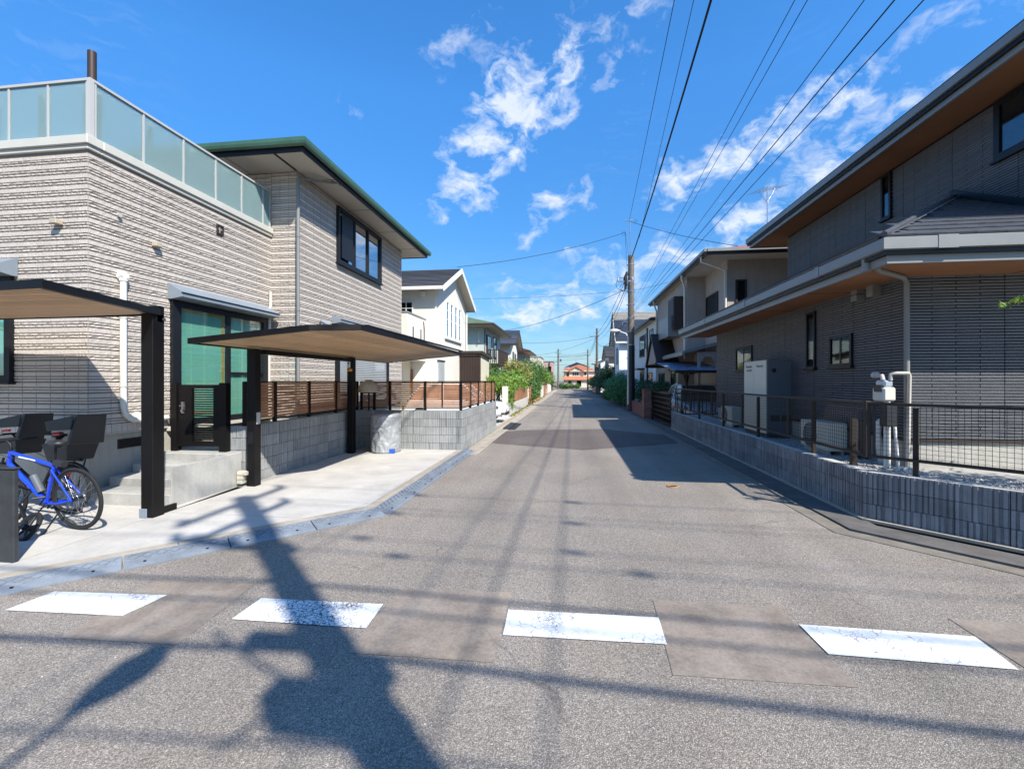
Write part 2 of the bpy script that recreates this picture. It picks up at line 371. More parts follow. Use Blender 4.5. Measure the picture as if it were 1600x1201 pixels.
def thing(name, label, cat, loc=(0, 0, 0), rz=0, group=None):
    o = bpy.data.objects.new(name, None); o.empty_display_size = .2
    ln(o, T(*loc) @ Matrix.Rotation(rz, 4, 'Z')); o['label'] = label; o['category'] = cat
    if group: o['group'] = group
    return o


class Fr:
    """wall frame: u along the wall, n out of it, z up"""
    def __init__(s, o, u, n): s.o = Vector(o); s.u = Vector((*u, 0)).normalized(); s.n = Vector((*n, 0)).normalized()
    def P(s, u, n, z): return s.o + s.u * u + s.n * n + Vector((0, 0, z))
    def mat(s, u, n, z, sx=1., sy=1., sz=1.):
        m = Matrix.Identity(4); p = s.P(u, n, z)
        for i in range(3): m[i][0] = s.u[i] * sx; m[i][1] = s.n[i] * sy; m[i][2] = (sz if i == 2 else 0); m[i][3] = p[i]
        return m


BF = [(0, 3, 2, 1), (4, 5, 6, 7), (0, 1, 5, 4), (1, 2, 6, 5), (2, 3, 7, 6), (3, 0, 4, 7)]


class MB:
    def __init__(s): s.v = []; s.f = []; s.m = []; s.sm = []
    def add(s, vs, fs, m=0, sm=False):
        b = len(s.v); s.v += [tuple(v) for v in vs]; s.f += [tuple(b + i for i in f) for f in fs]
        s.m += [m] * len(fs); s.sm += [sm] * len(fs); return s
    def hexa(s, p, m=0): return s.add(p, BF, m)
    def box(s, x0, x1, y0, y1, z0, z1, m=0):
        return s.hexa([(x0, y0, z0), (x1, y0, z0), (x1, y1, z0), (x0, y1, z0), (x0, y0, z1), (x1, y0, z1), (x1, y1, z1), (x0, y1, z1)], m)
    def fb(s, fr, u0, u1, n0, n1, z0, z1, m=0):
        q = [(u0, n0, z0), (u1, n0, z0), (u1, n1, z0), (u0, n1, z0), (u0, n0, z1), (u1, n0, z1), (u1, n1, z1), (u0, n1, z1)]
        return s.hexa([fr.P(*a) for a in q], m)
    def prism(s, pts, vec, m=0):
        n = len(pts); a = [Vector(p) for p in pts]; v = Vector(vec); b = [p + v for p in a]
        fs = [tuple(range(n))[::-1], tuple(range(n, 2 * n))] + [(i, (i + 1) % n, n + (i + 1) % n, n + i) for i in range(n)]
        return s.add(a + b, fs, m)
    def tube(s, pts, r, n=8, m=0, cap=True):
        pts = [Vector(p) for p in pts]; k = len(pts); rr = r if isinstance(r, (list, tuple)) else [r] * k
        vs = []; prev = None
        for i, p in enumerate(pts):
            d = (pts[min(i + 1, k - 1)] - pts[max(i - 1, 0)]).normalized()
            if prev is None: a = d.orthogonal().normalized()
            else: a = (prev - d * prev.dot(d)).normalized()
            prev = a; b = d.cross(a)
            for j in range(n):
                t = 2 * math.pi * j / n; vs.append(p + (a * math.cos(t) + b * math.sin(t)) * rr[i])
        fs = [(i * n + j, i * n + (j + 1) % n, (i + 1) * n + (j + 1) % n, (i + 1) * n + j) for i in range(k - 1) for j in range(n)]
        s.add(vs, fs, m, True)
        if cap: s.add(vs[:n], [tuple(range(n))[::-1]], m); s.add(vs[-n:], [tuple(range(n))], m)
        return s
    def lathe(s, prof, c, n=24, m=0, fn=None, axis='z'):
        vs = []
        for r, z in prof:
            for j in range(n):
                t = 2 * math.pi * j / n; q = r * (fn(t, z) if fn else 1)
                a, b = q * math.cos(t), q * math.sin(t)
                vs.append({'z': (c[0] + a, c[1] + b, c[2] + z), 'x': (c[0] + z, c[1] + a, c[2] + b), 'y': (c[0] + a, c[1] + z, c[2] + b)}[axis])
        k = len(prof)
        return s.add(vs, [(i * n + j, i * n + (j + 1) % n, (i + 1) * n + (j + 1) % n, (i + 1) * n + j) for i in range(k - 1) for j in range(n)], m, True)
    def torus(s, c, R_, r, nrm=(0, 1, 0), n=40, k=8, m=0, arc=(0, 2 * math.pi)):
        nv = Vector(nrm).normalized(); a = nv.orthogonal().normalized(); b = nv.cross(a); full = abs(arc[1] - arc[0] - 2 * math.pi) < 1e-6
        vs = []; cnt = n if full else n + 1
        for i in range(cnt):
            t = arc[0] + (arc[1] - arc[0]) * i / n; d = a * math.cos(t) + b * math.sin(t)
            for j in range(k):
                q = 2 * math.pi * j / k; vs.append(Vector(c) + d * (R_ + r * math.cos(q)) + nv * r * math.sin(q))
        fs = [(i * k + j, i * k + (j + 1) % k, ((i + 1) % cnt) * k + (j + 1) % k, ((i + 1) % cnt) * k + j) for i in range(n) for j in range(k)]
        return s.add(vs, fs, m, True)
    def mesh(s, name, mats, inv=None):
        me = bpy.data.meshes.new(name)
        v = s.v if inv is None else [tuple(inv @ Vector(p)) for p in s.v]
        me.from_pydata(v, [], s.f); me.polygons.foreach_set('material_index', s.m); me.polygons.foreach_set('use_smooth', s.sm)
        for a in (mats if isinstance(mats, (list, tuple)) else [mats]): me.materials.append(M[a])
        me.update(); return me
    def build(s, name, mats, parent=None, loc=(0, 0, 0), kind=None, label=None, cat=None, group=None):
        w = WM[parent.name] if parent is not None else T(*loc)
        o = ln(bpy.data.objects.new(name, s.mesh(name, mats, w.inverted())), w, parent)
        if kind: o['kind'] = kind
        if label: o['label'] = label
        if cat: o['category'] = cat
        if group: o['group'] = group
        return o


def piece(name, me, parent, world): return ln(bpy.data.objects.new(name, me), world, parent)


def bev(o, w=.006, seg=1):
    b = o.modifiers.new('bevel', 'BEVEL'); b.width = w; b.segments = seg; b.limit_method = 'ANGLE'; return o


def one(name, mats, parent, fr, *a, **k):
    return MB().fb(fr, *a).build(name, mats, parent, **k)


def window(parent, fr, u0, u1, z0, z1, frame='dark_metal', depth=.05, nmul=1, fw=.05, back='room_dark', sill=True, grid=0, bars=0, curtain=None, hori=None, glass='glass', name='window'):
    f = MB()
    f.fb(fr, u0, u0 + fw, -.02, depth, z0, z1).fb(fr, u1 - fw, u1, -.02, depth, z0, z1)
    f.fb(fr, u0 + fw, u1 - fw, -.02, depth, z1 - fw, z1).fb(fr, u0 + fw, u1 - fw, -.02, depth, z0, z0 + fw)
    w = (u1 - u0 - 2 * fw) / (nmul + 1)
    for i in range(1, nmul + 1): f.fb(fr, u0 + fw + w * i - fw * .4, u0 + fw + w * i + fw * .4, -.01, depth - .012, z0 + fw, z1 - fw)
    if hori:
        for h in hori: f.fb(fr, u0 + fw, u1 - fw, -.01, depth - .018, z0 + (z1 - z0) * h - .018, z0 + (z1 - z0) * h + .018)
    for i in range(1, grid): f.fb(fr, u0 + fw, u1 - fw, .0, .028, z0 + (z1 - z0) * i / grid - .008, z0 + (z1 - z0) * i / grid + .008)
    for i in range(bars): x = u0 + (u1 - u0) * (i + .5) / bars; f.fb(fr, x - .01, x + .01, .06, .08, z0 - .02, z0 + (z1 - z0) * .35)
    o = f.build(name, frame, parent)
    MB().fb(fr, u0 + fw, u1 - fw, .022, .027, z0 + fw, z1 - fw).build('pane', glass, o)
    b = MB().fb(fr, u0 + fw, u1 - fw, .001, .005, z0 + fw, z1 - fw, 0)
    if curtain:
        for (a, c_) in curtain:
            x0 = u0 + fw + (u1 - u0 - 2 * fw) * a; x1 = u0 + fw + (u1 - u0 - 2 * fw) * c_; k = max(2, int((x1 - x0) / .07))
            for i in range(k): b.fb(fr, x0 + (x1 - x0) * i / k, x0 + (x1 - x0) * (i + 1) / k, .005, .009 + .005 * (i % 2), z0 + fw, z1 - fw, 1)
    b.build('curtain' if curtain else 'backing', [back, 'curtain_white'], o)
    if sill: MB().fb(fr, u0 - .03, u1 + .03, -.01, depth + .03, z0 - .035, z0 - .001).build('sill', frame, o)
    return o


def foliage(blobs, n, size, seed=1, shell=.45, squash=1.):
    """leaf quads spread through the blobs' volume, mostly near their skin"""
    g = np.random.default_rng(seed); vols = np.array([b[3] * b[4] * b[5] for b in blobs]) ** (2 / 3.); cnt = np.maximum(1, (n * vols / vols.sum()).astype(int))
    V = []; 
    for b, k in zip(blobs, cnt):
        d = g.normal(size=(k, 3)); d /= np.linalg.norm(d, axis=1)[:, None]
        lump = 1 + .16 * np.sin(d[:, 0] * 7 + b[0] * 3 + seed) * np.sin(d[:, 1] * 6 + b[1]) + .14 * np.sin(d[:, 2] * 8 + b[2] * 5 + seed)
        r = (g.random(k) ** shell) * lump
        p = np.array(b[:3]) + d * r[:, None] * np.array(b[3:6])
        nn = d + g.normal(scale=.55, size=(k, 3)); nn[:, 2] += .25; nn /= np.linalg.norm(nn, axis=1)[:, None]
        t = np.cross(nn, g.normal(size=(k, 3))); t /= np.linalg.norm(t, axis=1)[:, None]; bt = np.cross(nn, t)
        s_ = size * (.6 + .8 * g.random(k))[:, None]
        V.append(np.stack([p - t * s_, p + bt * s_ * .42 - nn * s_ * .12, p + t * s_, p - bt * s_ * .42 - nn * s_ * .12], 1).reshape(-1, 3))
    return np.concatenate(V)


def leafobj(name, V, mat, parent=None, loc=(0, 0, 0), kind=None, **kw):
    w = WM[parent.name] if parent is not None else T(*loc); off = np.array(w.translation)
    n = len(V) // 4; me = bpy.data.meshes.new(name); me.from_pydata((V - off).tolist(), [], np.arange(n * 4).reshape(-1, 4).tolist()); me.materials.append(M[mat])
    me.update(); o = ln(bpy.data.objects.new(name, me), w, parent)
    if kind: o['kind'] = kind
    for k, v in kw.items(): o[k] = v
    return o


def shrub(name, label, cat, loc, blobs, n, size, mat, stems=3, group=None, seed=1, trunk_r=.04, shell=.45, trunk='trunk'):
    t = thing(name, label, cat, loc, 0, group); rnd = random.Random(seed)
    B = [(b[0] + loc[0], b[1] + loc[1], b[2] + loc[2], *b[3:]) for b in blobs]
    tr = MB()
    for i in range(stems):
        b = B[i % len(B)]; x = loc[0] + rnd.uniform(-.12, .12); y = loc[1] + rnd.uniform(-.12, .12)
        mid = ((x + b[0]) / 2 + rnd.uniform(-.08, .08), (y + b[1]) / 2, (loc[2] + b[2]) / 2)
        tr.tube([(x, y, loc[2] - .05), mid, (b[0], b[1], b[2] + b[5] * .3)], [trunk_r, trunk_r * .7, trunk_r * .25], 6)
        for j in range(3):
            tr.tube([mid, (b[0] + rnd.uniform(-.7, .7) * b[3], b[1] + rnd.uniform(-.7, .7) * b[4], b[2] + rnd.uniform(-.2, .6) * b[5])], [trunk_r * .45, trunk_r * .12], 5)
    tr.build(trunk, 'bark', t)
    leafobj('crown', foliage(B, n, size, seed, shell), mat, t)
    return t


def catenary(a, b, sag, n=14):
    a = Vector(a); b = Vector(b); return [a.lerp(b, i / n) - Vector((0, 0, sag * 4 * (i / n) * (1 - i / n))) for i in range(n + 1)]


def wire(label, a, b, sag=.3, r=.008, group='overhead wires strung along the street', n=16, extra=None, name='power_line', cat='overhead wire'):
    mb = MB(); pts = catenary(a, b, sag, n); mb.tube(pts, r, 5)
    for e in (extra or []):
        i = e * n; k = int(i); p = pts[k].lerp(pts[min(n, k + 1)], i - k); d = (pts[min(n, k + 1)] - pts[k]).normalized()
        mb.tube([p - d * .14, p - d * .06, p + d * .06, p + d * .14], [.012, .045, .045, .012], 7)
    return mb.build(name, 'wire', None, a, None, label, cat, group)

# ================================================================== SETTING
def sheet(name, pts, z, mat, thick=0.0, kind='structure', **k):
    m = MB()
    if thick: m.prism([(x, y, z - thick) for x, y in pts], (0, 0, thick))
    else: m.add([(x, y, z) for x, y in pts], [tuple(range(len(pts)))])
    return m.build(name, mat, None, (0, 0, 0), kind, **k)


sheet('ground', [(-900, -900), (900, -900), (900, 900), (-900, 900)], -.03, 'soil')
sheet('road', [(-80, -9), (80, -9), (80, -.9), (8.6, .6), (3.14, 5.49), (3.10, 79), (60, 79), (60, 85), (-60, 85), (-60, 79), (-2.30, 79), (-2.30, 5.60), (-4.6, 3.1), (-5.6, 2.65), (-9, 2.6), (-80, 2.6)], 0, 'asphalt')
# fresh patch across the street and the brown squares left where old stripes were ground off
sheet('road_patch', [(-2.2, 12.0), (.31, 11.05), (3.2, 12.7), (3.2, 14.2), (1.11, 15.9), (-1.62, 15.2), (-2.2, 14.6)], .004, 'asphalt_dark')
for q in ([(-3.52, 3.42), (-2.6, 3.42), (-2.50, 2.58), (-3.33, 2.55)], [(-1.37, 3.5), (-.46, 3.56), (-.46, 2.66), (-1.37, 2.64)],
          [(.64, 3.58), (1.55, 3.59), (1.59, 2.7), (.59, 2.68)], [(2.68, 3.57), (3.6, 3.55), (3.58, 2.7), (2.66, 2.72)]):
    sheet('road_patch', q, .004, 'asphalt_brown')
for q in ([(-4.10, 3.10), (-3.15, 3.16), (-3.19, 2.84), (-4.13, 2.80)], [(-2.38, 3.21), (-1.40, 3.24), (-1.38, 2.91), (-2.38, 2.90)],
          [(-.45, 3.28), (.63, 3.31), (.62, 2.98), (-.44, 2.95)], [(1.58, 3.34), (2.66, 3.33), (2.61, 2.98), (1.59, 3.0)]):
    sheet('painted_stripe', q, .008, 'road_paint')
# concrete driveway of the corner lot, cut in slabs with open joints
DZ = .06
sheet('driveway', [(-2.63, 5.50), (-4.40, 3.58), (-4.80, 3.18), (-4.96, 3.10), (-4.96, 4.97), (-3.1, 4.97), (-2.63, 5.50)][:6], DZ, 'concrete_slab', .14)
sheet('driveway', [(-2.63, 5.53), (-3.115, 4.985), (-4.98, 4.985), (-5.2, 7.93), (-2.63, 7.93)], DZ, 'concrete_slab', .14)
sheet('driveway', [(-2.63, 7.945), (-5.2, 7.945), (-5.2, 10.42), (-2.63, 10.42)], DZ, 'concrete_slab', .14)
sheet('driveway', [(-4.975, 3.10), (-4.975, 6.3), (-12, 6.3), (-12, 2.7), (-6.2, 2.74), (-5.6, 2.83)], DZ, 'concrete_slab', .14)
sheet('driveway', [(-9, 15.2), (-2.63, 15.2), (-2.63, 20.3), (-9, 20.3)], .045, 'concrete_slab', .1)
# kerbs
def strip(name, line, w, z0, z1, mat, side=1, seg=None):
    """low solid strip following a line on the ground"""
    m = MB(); P_ = [Vector((*p, 0)) for p in line]; L = []
    for i, p in enumerate(P_):
        a = (P_[i] - P_[i - 1]).normalized() if i > 0 else None; b = (P_[i + 1] - P_[i]).normalized() if i < len(P_) - 1 else None
        d = (a + b).normalized() if a is not None and b is not None else (a if a is not None else b)
        nrm = Vector((-d.y, d.x, 0)) * side; c = 1.0
        if a is not None and b is not None: c = 1 / max(.3, nrm.dot(Vector((-a.y, a.x, 0)) * side))
        L.append(p + nrm * w * c)
    for i in range(len(P_) - 1):
        a, b, c, d = P_[i], P_[i + 1], L[i + 1], L[i]
        n = max(1, int((b - a).length / seg)) if seg else 1
        for k in range(n):
            t0, t1 = k / n, (k + 1) / n - (.006 / (b - a).length if n > 1 else 0)
            q = [a.lerp(b, t0), a.lerp(b, t1), d.lerp(c, t1), d.lerp(c, t0)]
            m.hexa([(*v.xy, z0) for v in q] + [(*v.xy, z1) for v in q])
    return m.build(name, mat, None, (0, 0, 0), 'structure')


strip('kerb', [(-6.6, 2.60), (-5.6, 2.72), (-4.75, 3.10), (-4.32, 3.52), (-2.50, 5.50), (-2.50, 10.3)], .12, -.05, .062, 'concrete_kerb', 1, .6)
strip('kerb', [(-2.50, 10.32), (-2.50, 79)], .12, -.05, .05, 'concrete_kerb', 1, .6)
strip('gutter', [(-2.10, 10.0), (-2.10, 79)], .39, -.05, .012, 'concrete_kerb', 1, .6)
strip('gutter', [(2.93, 78), (2.93, 5.41), (9.0, -.78)], .20, -.05, .007, 'gutter_tan', 1, .6)
strip('kerb', [(3.14, 78), (3.14, 5.50), (9.2, -.68)], .37, -.05, .028, 'concrete_dark', 1, .6)
strip('kerb_ledge', [(3.475, 16.2), (3.475, 5.85), (9.5, -.29)], .05, .02, .05, 'concrete_kerb', 1)
# gravel bed of the dark house's lot
sheet('gravel_bed', [(3.64, 16.1), (3.64, 5.98), (9.6, .5), (14, .5), (14, 16.1)], .53, 'gravel', .6)
gm = MB(); rg = random.Random(3)
for i in range(2600):
    if i < 1600:
        t = rg.random() * 2.2; q = rg.random() ** 1.3 * .9; x = 3.66 + t + q * .72; y = 5.98 - t * .93 + q * .72
    else: x = rg.uniform(3.67, 4.4); y = rg.uniform(6, 10)
    s_ = rg.uniform(.008, .022); a = rg.random() * 3
    c, d = math.cos(a) * s_, math.sin(a) * s_
    gm.add([(x - c, y - d, .53), (x + d, y - c, .53), (x + c, y + d, .53), (x - d, y + c, .53), (x + c * .2, y, .53 + s_ * .9)], [(0, 1, 4), (1, 2, 4), (2, 3, 4), (3, 0, 4)])
gm.build('gravel_stones', 'gravel', None, (4, 6, .53), 'stuff', 'loose pale gravel lying behind the block wall at the dark house', 'gravel')
# fine road grit
gm = MB()
for i in range(900):
    x = rg.uniform(-4.5, 4); y = rg.uniform(1.9, 9); s_ = rg.uniform(.002, .0065); a = rg.random() * 3
    c, d = math.cos(a) * s_, math.sin(a) * s_
    if x < -2.2 and y > 5 + x + 2.2: continue
    if x > 3.1 - max(0, 5.5 - y) * -.9 or x > 3.0 and y > 5.4: continue
    gm.add([(x - c, y - d, .0), (x + d, y - c, .0), (x + c, y + d, .0), (x - d, y + c, .0), (x, y, s_)], [(0, 1, 4), (1, 2, 4), (2, 3, 4), (3, 0, 4)])
gm.build('road_grit', 'gravel', None, (0, 5, 0), 'stuff', 'small stones scattered on the asphalt', 'grit')

# ================================================================== LEFT HOUSE
HL = thing('house', 'beige stone-tiled two-storey corner house with green roof edge and frosted glass balcony', 'house', (-6.5, 5.31, 0))
SHARED = {}


def tile_mesh(cw, ph):
    """one siding cell: a broad split-faced band over two thin rough ones"""
    k = (round(cw, 3), round(ph, 3))
    if k not in SHARED:
        L = []
        for var in range(4):
            r = random.Random(var * 7 + 1); m = MB(); g = .005
            z = .004
            for h, pr in ((.028, .011), (.028, .016), (ph - .028 - .028 - .036, .013)):
                n = 6; xs = [g + (cw - 2 * g) * i / n for i in range(n + 1)]
                jt = .007 if h < .03 else .003; top = [pr + r.uniform(-jt, jt * .6) for _ in xs]; bot = [pr + r.uniform(-jt, jt * .3) for _ in xs]; zj = .0045 if h < .03 else .0015
                v = [(x, -.002, z) for x in xs] + [(x, b, z + .002 + r.uniform(0, zj)) for x, b in zip(xs, bot)] + [(x, t_, z + h - .003 - r.uniform(0, zj)) for x, t_ in zip(xs, top)] + [(x, -.002, z + h) for x in xs]
                q = n + 1
                m.add(v, [(i + q * j, i + 1 + q * j, i + 1 + q * (j + 1), i + q * (j + 1)) for j in range(3) for i in range(n)] + [(0, q, 2 * q, 3 * q), (n, n + 3 * q, n + 2 * q, n + q)])
                z += h + .009
            L.append(m)
        SHARED[k] = (L, [m.mesh('siding_tile', 'tile_beige') for m in L])
    return SHARED[k]


def siding(parent, fr, ulen, z0, z1, openings=(), cw=.455, ph=.168, single=None, stuffname='siding_tiles', u0=0.):
    ms, mes = tile_mesh(cw, ph); bulk = MB(); rr = random.Random(int(ulen * 100)); cnt = 0
    z = z0; row = 0
    while z < z1 - .02:
        u = u0 - (row % 2) * 0; 
        while u < ulen - .01:
            a, b = u, min(u + cw, ulen); segs = [(a, b)]
            zc = z + ph * .5
            for (o0, o1, p0, p1) in openings:
                if p0 < zc < p1:
                    ns = []
                    for (s0, s1) in segs:
                        if o1 <= s0 or o0 >= s1: ns.append((s0, s1))
                        else:
                            if o0 - s0 > .015: ns.append((s0, o0))
                            if s1 - o1 > .015: ns.append((o1, s1))
                    segs = ns
            hz = min(1, (z1 - z) / ph)
            for (s0, s1) in segs:
                if s1 - s0 < .012: continue
                vi = rr.randrange(4); mt = fr.mat(s0, 0, z, (s1 - s0) / cw, 1, hz)
                if single and single(s0, z): piece('siding_tile', mes[vi], parent, mt); cnt += 1
                else: m = ms[vi]; bulk.add([mt @ Vector(v) for v in m.v], m.f)
            u += cw
        z += ph; row += 1
    if bulk.v: bulk.build(stuffname, 'tile_beige', parent, kind='stuff')
    return cnt


# walls and foundation
w_ = MB()
w_.box(-10, -6.505, 5.315, 9.3, .94, 4.50); w_.box(-10, -6.505, 5.315, 5.44, 4.5, 4.86); w_.box(-6.63, -6.505, 5.44, 9.1, 4.5, 4.86)
w_.box(-10, -5.895, 9.105, 15.195, .94, 6.26)
w_.build('wall', 'tile_joint', HL)
f_ = MB(); f_.box(-10, -6.53, 5.34, 9.3, 0, .938); f_.box(-10, -5.92, 9.13, 15.17, 0, .938); f_.build('foundation', 'foundation', HL)
FA = Fr((-10, 5.315, 0), (1, 0), (0, -1)); FB = Fr((-6.505, 5.315, 0), (0, 1), (1, 0))
FC = Fr((-10, 9.105, 0), (1, 0), (0, -1)); FD = Fr((-5.895, 9.105, 0), (0, 1), (1, 0))
winA = (.55, 2.33, 1.68, 3.14); doorB = (1.25, 3.60, .94, 3.02)
c1 = siding(HL, FA, 3.495, 1.08, 4.80, [winA], .224, .150, single=lambda u, z: u > 2.35 and z < 4.5)
c2 = siding(HL, FB, 3.79, 1.08, 4.80, [doorB, (2.22, 2.38, 4.43, 4.60)], .30, .150, single=lambda u, z: u < 3.7 and z < 4.2)
siding(HL, FC, 3.495, 4.5, 6.24, [], .224, .150); siding(HL, FC, 4.105, 1.08, 6.24, [], .20, .150, u0=3.50)
siding(HL, FD, 6.09, 1.08, 6.24, [(1.62, 4.26, 4.70, 6.14), (1.55, 4.85, .94, 3.2)], .30, .150)
# bottom soldier course
sc = MB()
for fr, L_, ops in ((FA, 3.495, ()), (FB, 3.79, (doorB,)), (FC, 4.105, ()), (FD, 6.09, ((1.55, 4.85, 0, 0),))):
    n = int(L_ / .075)
    for i in range(n):
        u = i * L_ / n
        if fr is FC and u < 3.5: continue
        if any(o[0] - .05 < u < o[1] for o in ops): continue
        sc.fb(fr, u + .003, u + L_ / n - .003, 0, .012 + .003 * random.random(), .95, 1.072)
    sc.fb(fr, 0 if fr is not FC else 3.5, L_, 0, .022, .93, .948)
sc.build('soldier_course', 'tile_beige', HL, kind='stuff')
# corner pieces
# balcony parapet coping and frosted screen
cp = MB(); cp.box(-10, -6.44, 5.25, 5.47, 4.90, 5.02).box(-6.66, -6.44, 5.47, 9.08, 4.90, 5.02)
cp.box(-10, -6.47, 5.28, 5.46, 4.84, 4.90).box(-6.65, -6.47, 5.46, 9.08, 4.84, 4.90)
bev(cp.build('coping', 'coping', HL), .008)
rl = MB(); rl.box(-10, -6.49, 5.33, 5.38, 5.80, 5.835).box(-6.545, -6.49, 5.38, 9.06, 5.80, 5.835)
rl.box(-10, -6.50, 5.34, 5.37, 5.02, 5.045).box(-6.535, -6.50, 5.37, 9.06, 5.02, 5.045)
rl.build('handrail', 'alu_pale', HL)
ys = [5.41, 6.12, 6.84, 7.54, 8.20, 8.83, 9.05]
for a, b in zip(ys[:-1], ys[1:]): MB().box(-6.521, -6.514, a + .012, b - .012, 5.045, 5.80).build('glass_panel', 'glass_frosted', HL)
for y in ys: MB().box(-6.535, -6.50, y - .014, y + .014, 5.045, 5.80).build('mullion', 'alu_pale', HL)
xs = [-10, -9.1, -8.46, -7.82, -7.18, -6.56]
for a, b in zip(xs[:-1], xs[1:]): MB().box(a + .012, b - .012, 5.351, 5.358, 5.045, 5.80).build('glass_panel', 'glass_frosted', HL)
for x in xs: MB().box(x - .014, x + .014, 5.34, 5.37, 5.045, 5.80).build('mullion', 'alu_pale', HL)
MB().box(-6.545, -6.49, 5.33, 5.385, 5.02, 5.80).build('corner_post', 'alu_pale', HL)
for y in (5.56, 6.34, 7.16, 7.93, 8.62): MB().box(-6.66, -6.61, y - .03, y + .03, 4.9, 5.79).build('balcony_post', 'alu_pale', HL)
for x in (-6.72, -7.45, -8.2): MB().box(x - .03, x + .03, 5.45, 5.50, 4.9, 5.79).build('balcony_post', 'alu_pale', HL)
MB().tube([(-8.0, 6.6, 4.5), (-8.0, 6.6, 7.24)], .062, 14).build('flue_pipe', 'trim_brown', HL)
# upper roof: soffit, fascia, green gutter, low hip
RX0, RX1, RY0, RY1 = -11, -5.22, 8.25, 16.15
MB().box(RX0, RX1 - .06, RY0 + .06, RY1 - .06, 6.262, 6.285).build('soffit', 'soffit', HL)
sj = MB()
for y in (9.6, 11.4, 13.2, 15.0): sj.box(-5.9, RX1 - .07, y - .006, y + .006, 6.258, 6.262)
for x in (-7.0, -8.5): sj.box(x - .006, x + .006, RY0 + .07, 9.1, 6.258, 6.262)
sj.box(-5.93, -5.87, 8.32, 9.08, 6.259, 6.262); sj.build('soffit_joint', 'dark_metal', HL)
fs_ = MB()
fs_.box(RX1 - .06, RX1 - .02, RY0 + .02, RY1 - .02, 6.24, 6.36).box(RX0, RX1 - .06, RY0 + .02, RY0 + .06, 6.24, 6.36).box(RX0, RX1 - .06, RY1 - .06, RY1 - .02, 6.24, 6.36)
fs_.build('fascia', 'dark_metal', HL)
gp = [(0, .0), (.05, -.02), (.095, .01), (.11, .06), (.11, .13), (.0, .13)]
g_ = MB()
ox = [a for a, b in gp]; oz = [b for a, b in gp]
for i in range(len(gp)):
    a, b = gp[i], gp[(i + 1) % len(gp)]; X = RX1 - .02; z0 = 6.34
    g_.add([(X + a[0], RY0 + .02 - a[0], z0 + a[1]), (X + a[0], RY1 + a[0] - .02, z0 + a[1]), (X + b[0], RY1 + b[0] - .02, z0 + b[1]), (X + b[0], RY0 + .02 - b[0], z0 + b[1])], [(0, 1, 2, 3)])
    g_.add([(X + a[0], RY0 + .02 - a[0], z0 + a[1]), (RX0, RY0 + .02 - a[0], z0 + a[1]), (RX0, RY0 + .02 - b[0], z0 + b[1]), (X + b[0], RY0 + .02 - b[0], z0 + b[1])], [(0, 1, 2, 3)])
g_.build('gutter', 'green_metal', HL)
cx_, cy_ = RX1 - 3.2, (RY0 + RY1) / 2
MB().add([(RX1, RY0, 6.475), (RX1, RY1, 6.475), (RX0 - 2, RY1, 6.475), (RX0 - 2, RY0, 6.475), (cx_, RY0 + 3.2, 7.3), (cx_, RY1 - 3.2, 7.3), (RX0 - 2, cy_, 7.3)], [(0, 1, 5, 4), (1, 2, 6, 5), (3, 0, 4, 6), (4, 5, 6), (0, 3, 2, 1)]).build('roof', 'roof_green', HL)
for y in (9.3, 15.6): MB().box(RX1 - .3, RX1 - .27, y, y + .03, 6.48, 6.58).build('snow_guard', 'alu_pale', HL)
MB().tube([(-5.30, 9.85, 6.30), (-5.42, 9.6, 6.20), (-5.80, 9.12, 6.10), (-5.83, 9.03, 6.02)], .028, 8).tube([(-5.28, 9.88, 6.42), (-5.30, 9.85, 6.24)], .045, 10).build('drain_elbow', 'pipe_grey', HL)
dp = MB().tube([(-5.83, 9.03, 6.04), (-5.83, 9.03, .7)], .036, 10)
for z in (1.6, 3.2, 4.8): dp.tube([(-5.83, 9.03, z), (-5.83, 9.03, z + .03)], .044, 10)
dp.build('downpipe', 'pipe_grey', HL)
# side door under the steel awning
def awning(fr, u0, u1, z0, dpt=.28, h=.26):
    a = MB(); a.prism([fr.P(u0, 0.018, z0), fr.P(u0, .09, z0), fr.P(u0, dpt, z0 + .03), fr.P(u0, dpt, z0 + .11), fr.P(u0, .018, z0 + h)], fr.u * (u1 - u0))
    o = a.build('awning', 'cover_grey', HL)
    MB().fb(fr, u0 - .004, u1 + .004, dpt - .01, dpt + .012, z0 + .085, z0 + .10).build('trim_strip', 'dark_metal', o)
    return o


awning(FB, 1.20, 3.66, 3.03); awning(FA, .45, 2.40, 3.14); awning(FD, 1.40, 4.98, 3.12, .26, .2)
d_ = MB(); fu0, fu1, fz0, fz1 = doorB
d_.fb(FB, fu0, fu0 + .16, -.02, .07, fz0, fz1).fb(FB, fu1 - .16, fu1, -.02, .07, fz0, fz1).fb(FB, fu0 + .16, fu1 - .16, -.02, .07, fz1 - .10, fz1).fb(FB, fu0 + .16, fu1 - .16, -.02, .09, fz0, fz0 + .10)
um = (fu0 + fu1) / 2 + .06
d_.fb(FB, um - .05, um + .05, -.01, .05, fz0 + .1, fz1 - .1); d_.fb(FB, um + .05, fu1 - .16, .0, .04, 1.80, 1.86)
do = d_.build('sliding_door', 'dark_metal', HL)
MB().fb(FB, fu0 + .16, um - .05, .030, .036, fz0 + .1, fz1 - .1).build('pane', 'glass_clear', do)
MB().fb(FB, um + .05, fu1 - .16, .020, .026, fz0 + .1, fz1 - .1).build('pane', 'glass_clear', do)
cu = MB().fb(FB, fu0 + .16, fu1 - .16, .001, .005, fz0 + .1, fz1 - .1, 0)
for u in (fu0 + .42, fu0 + .70, um + .34, um + .62): cu.fb(FB, u - .006, u + .006, .005, .007, fz0 + .1, fz1 - .1, 1)
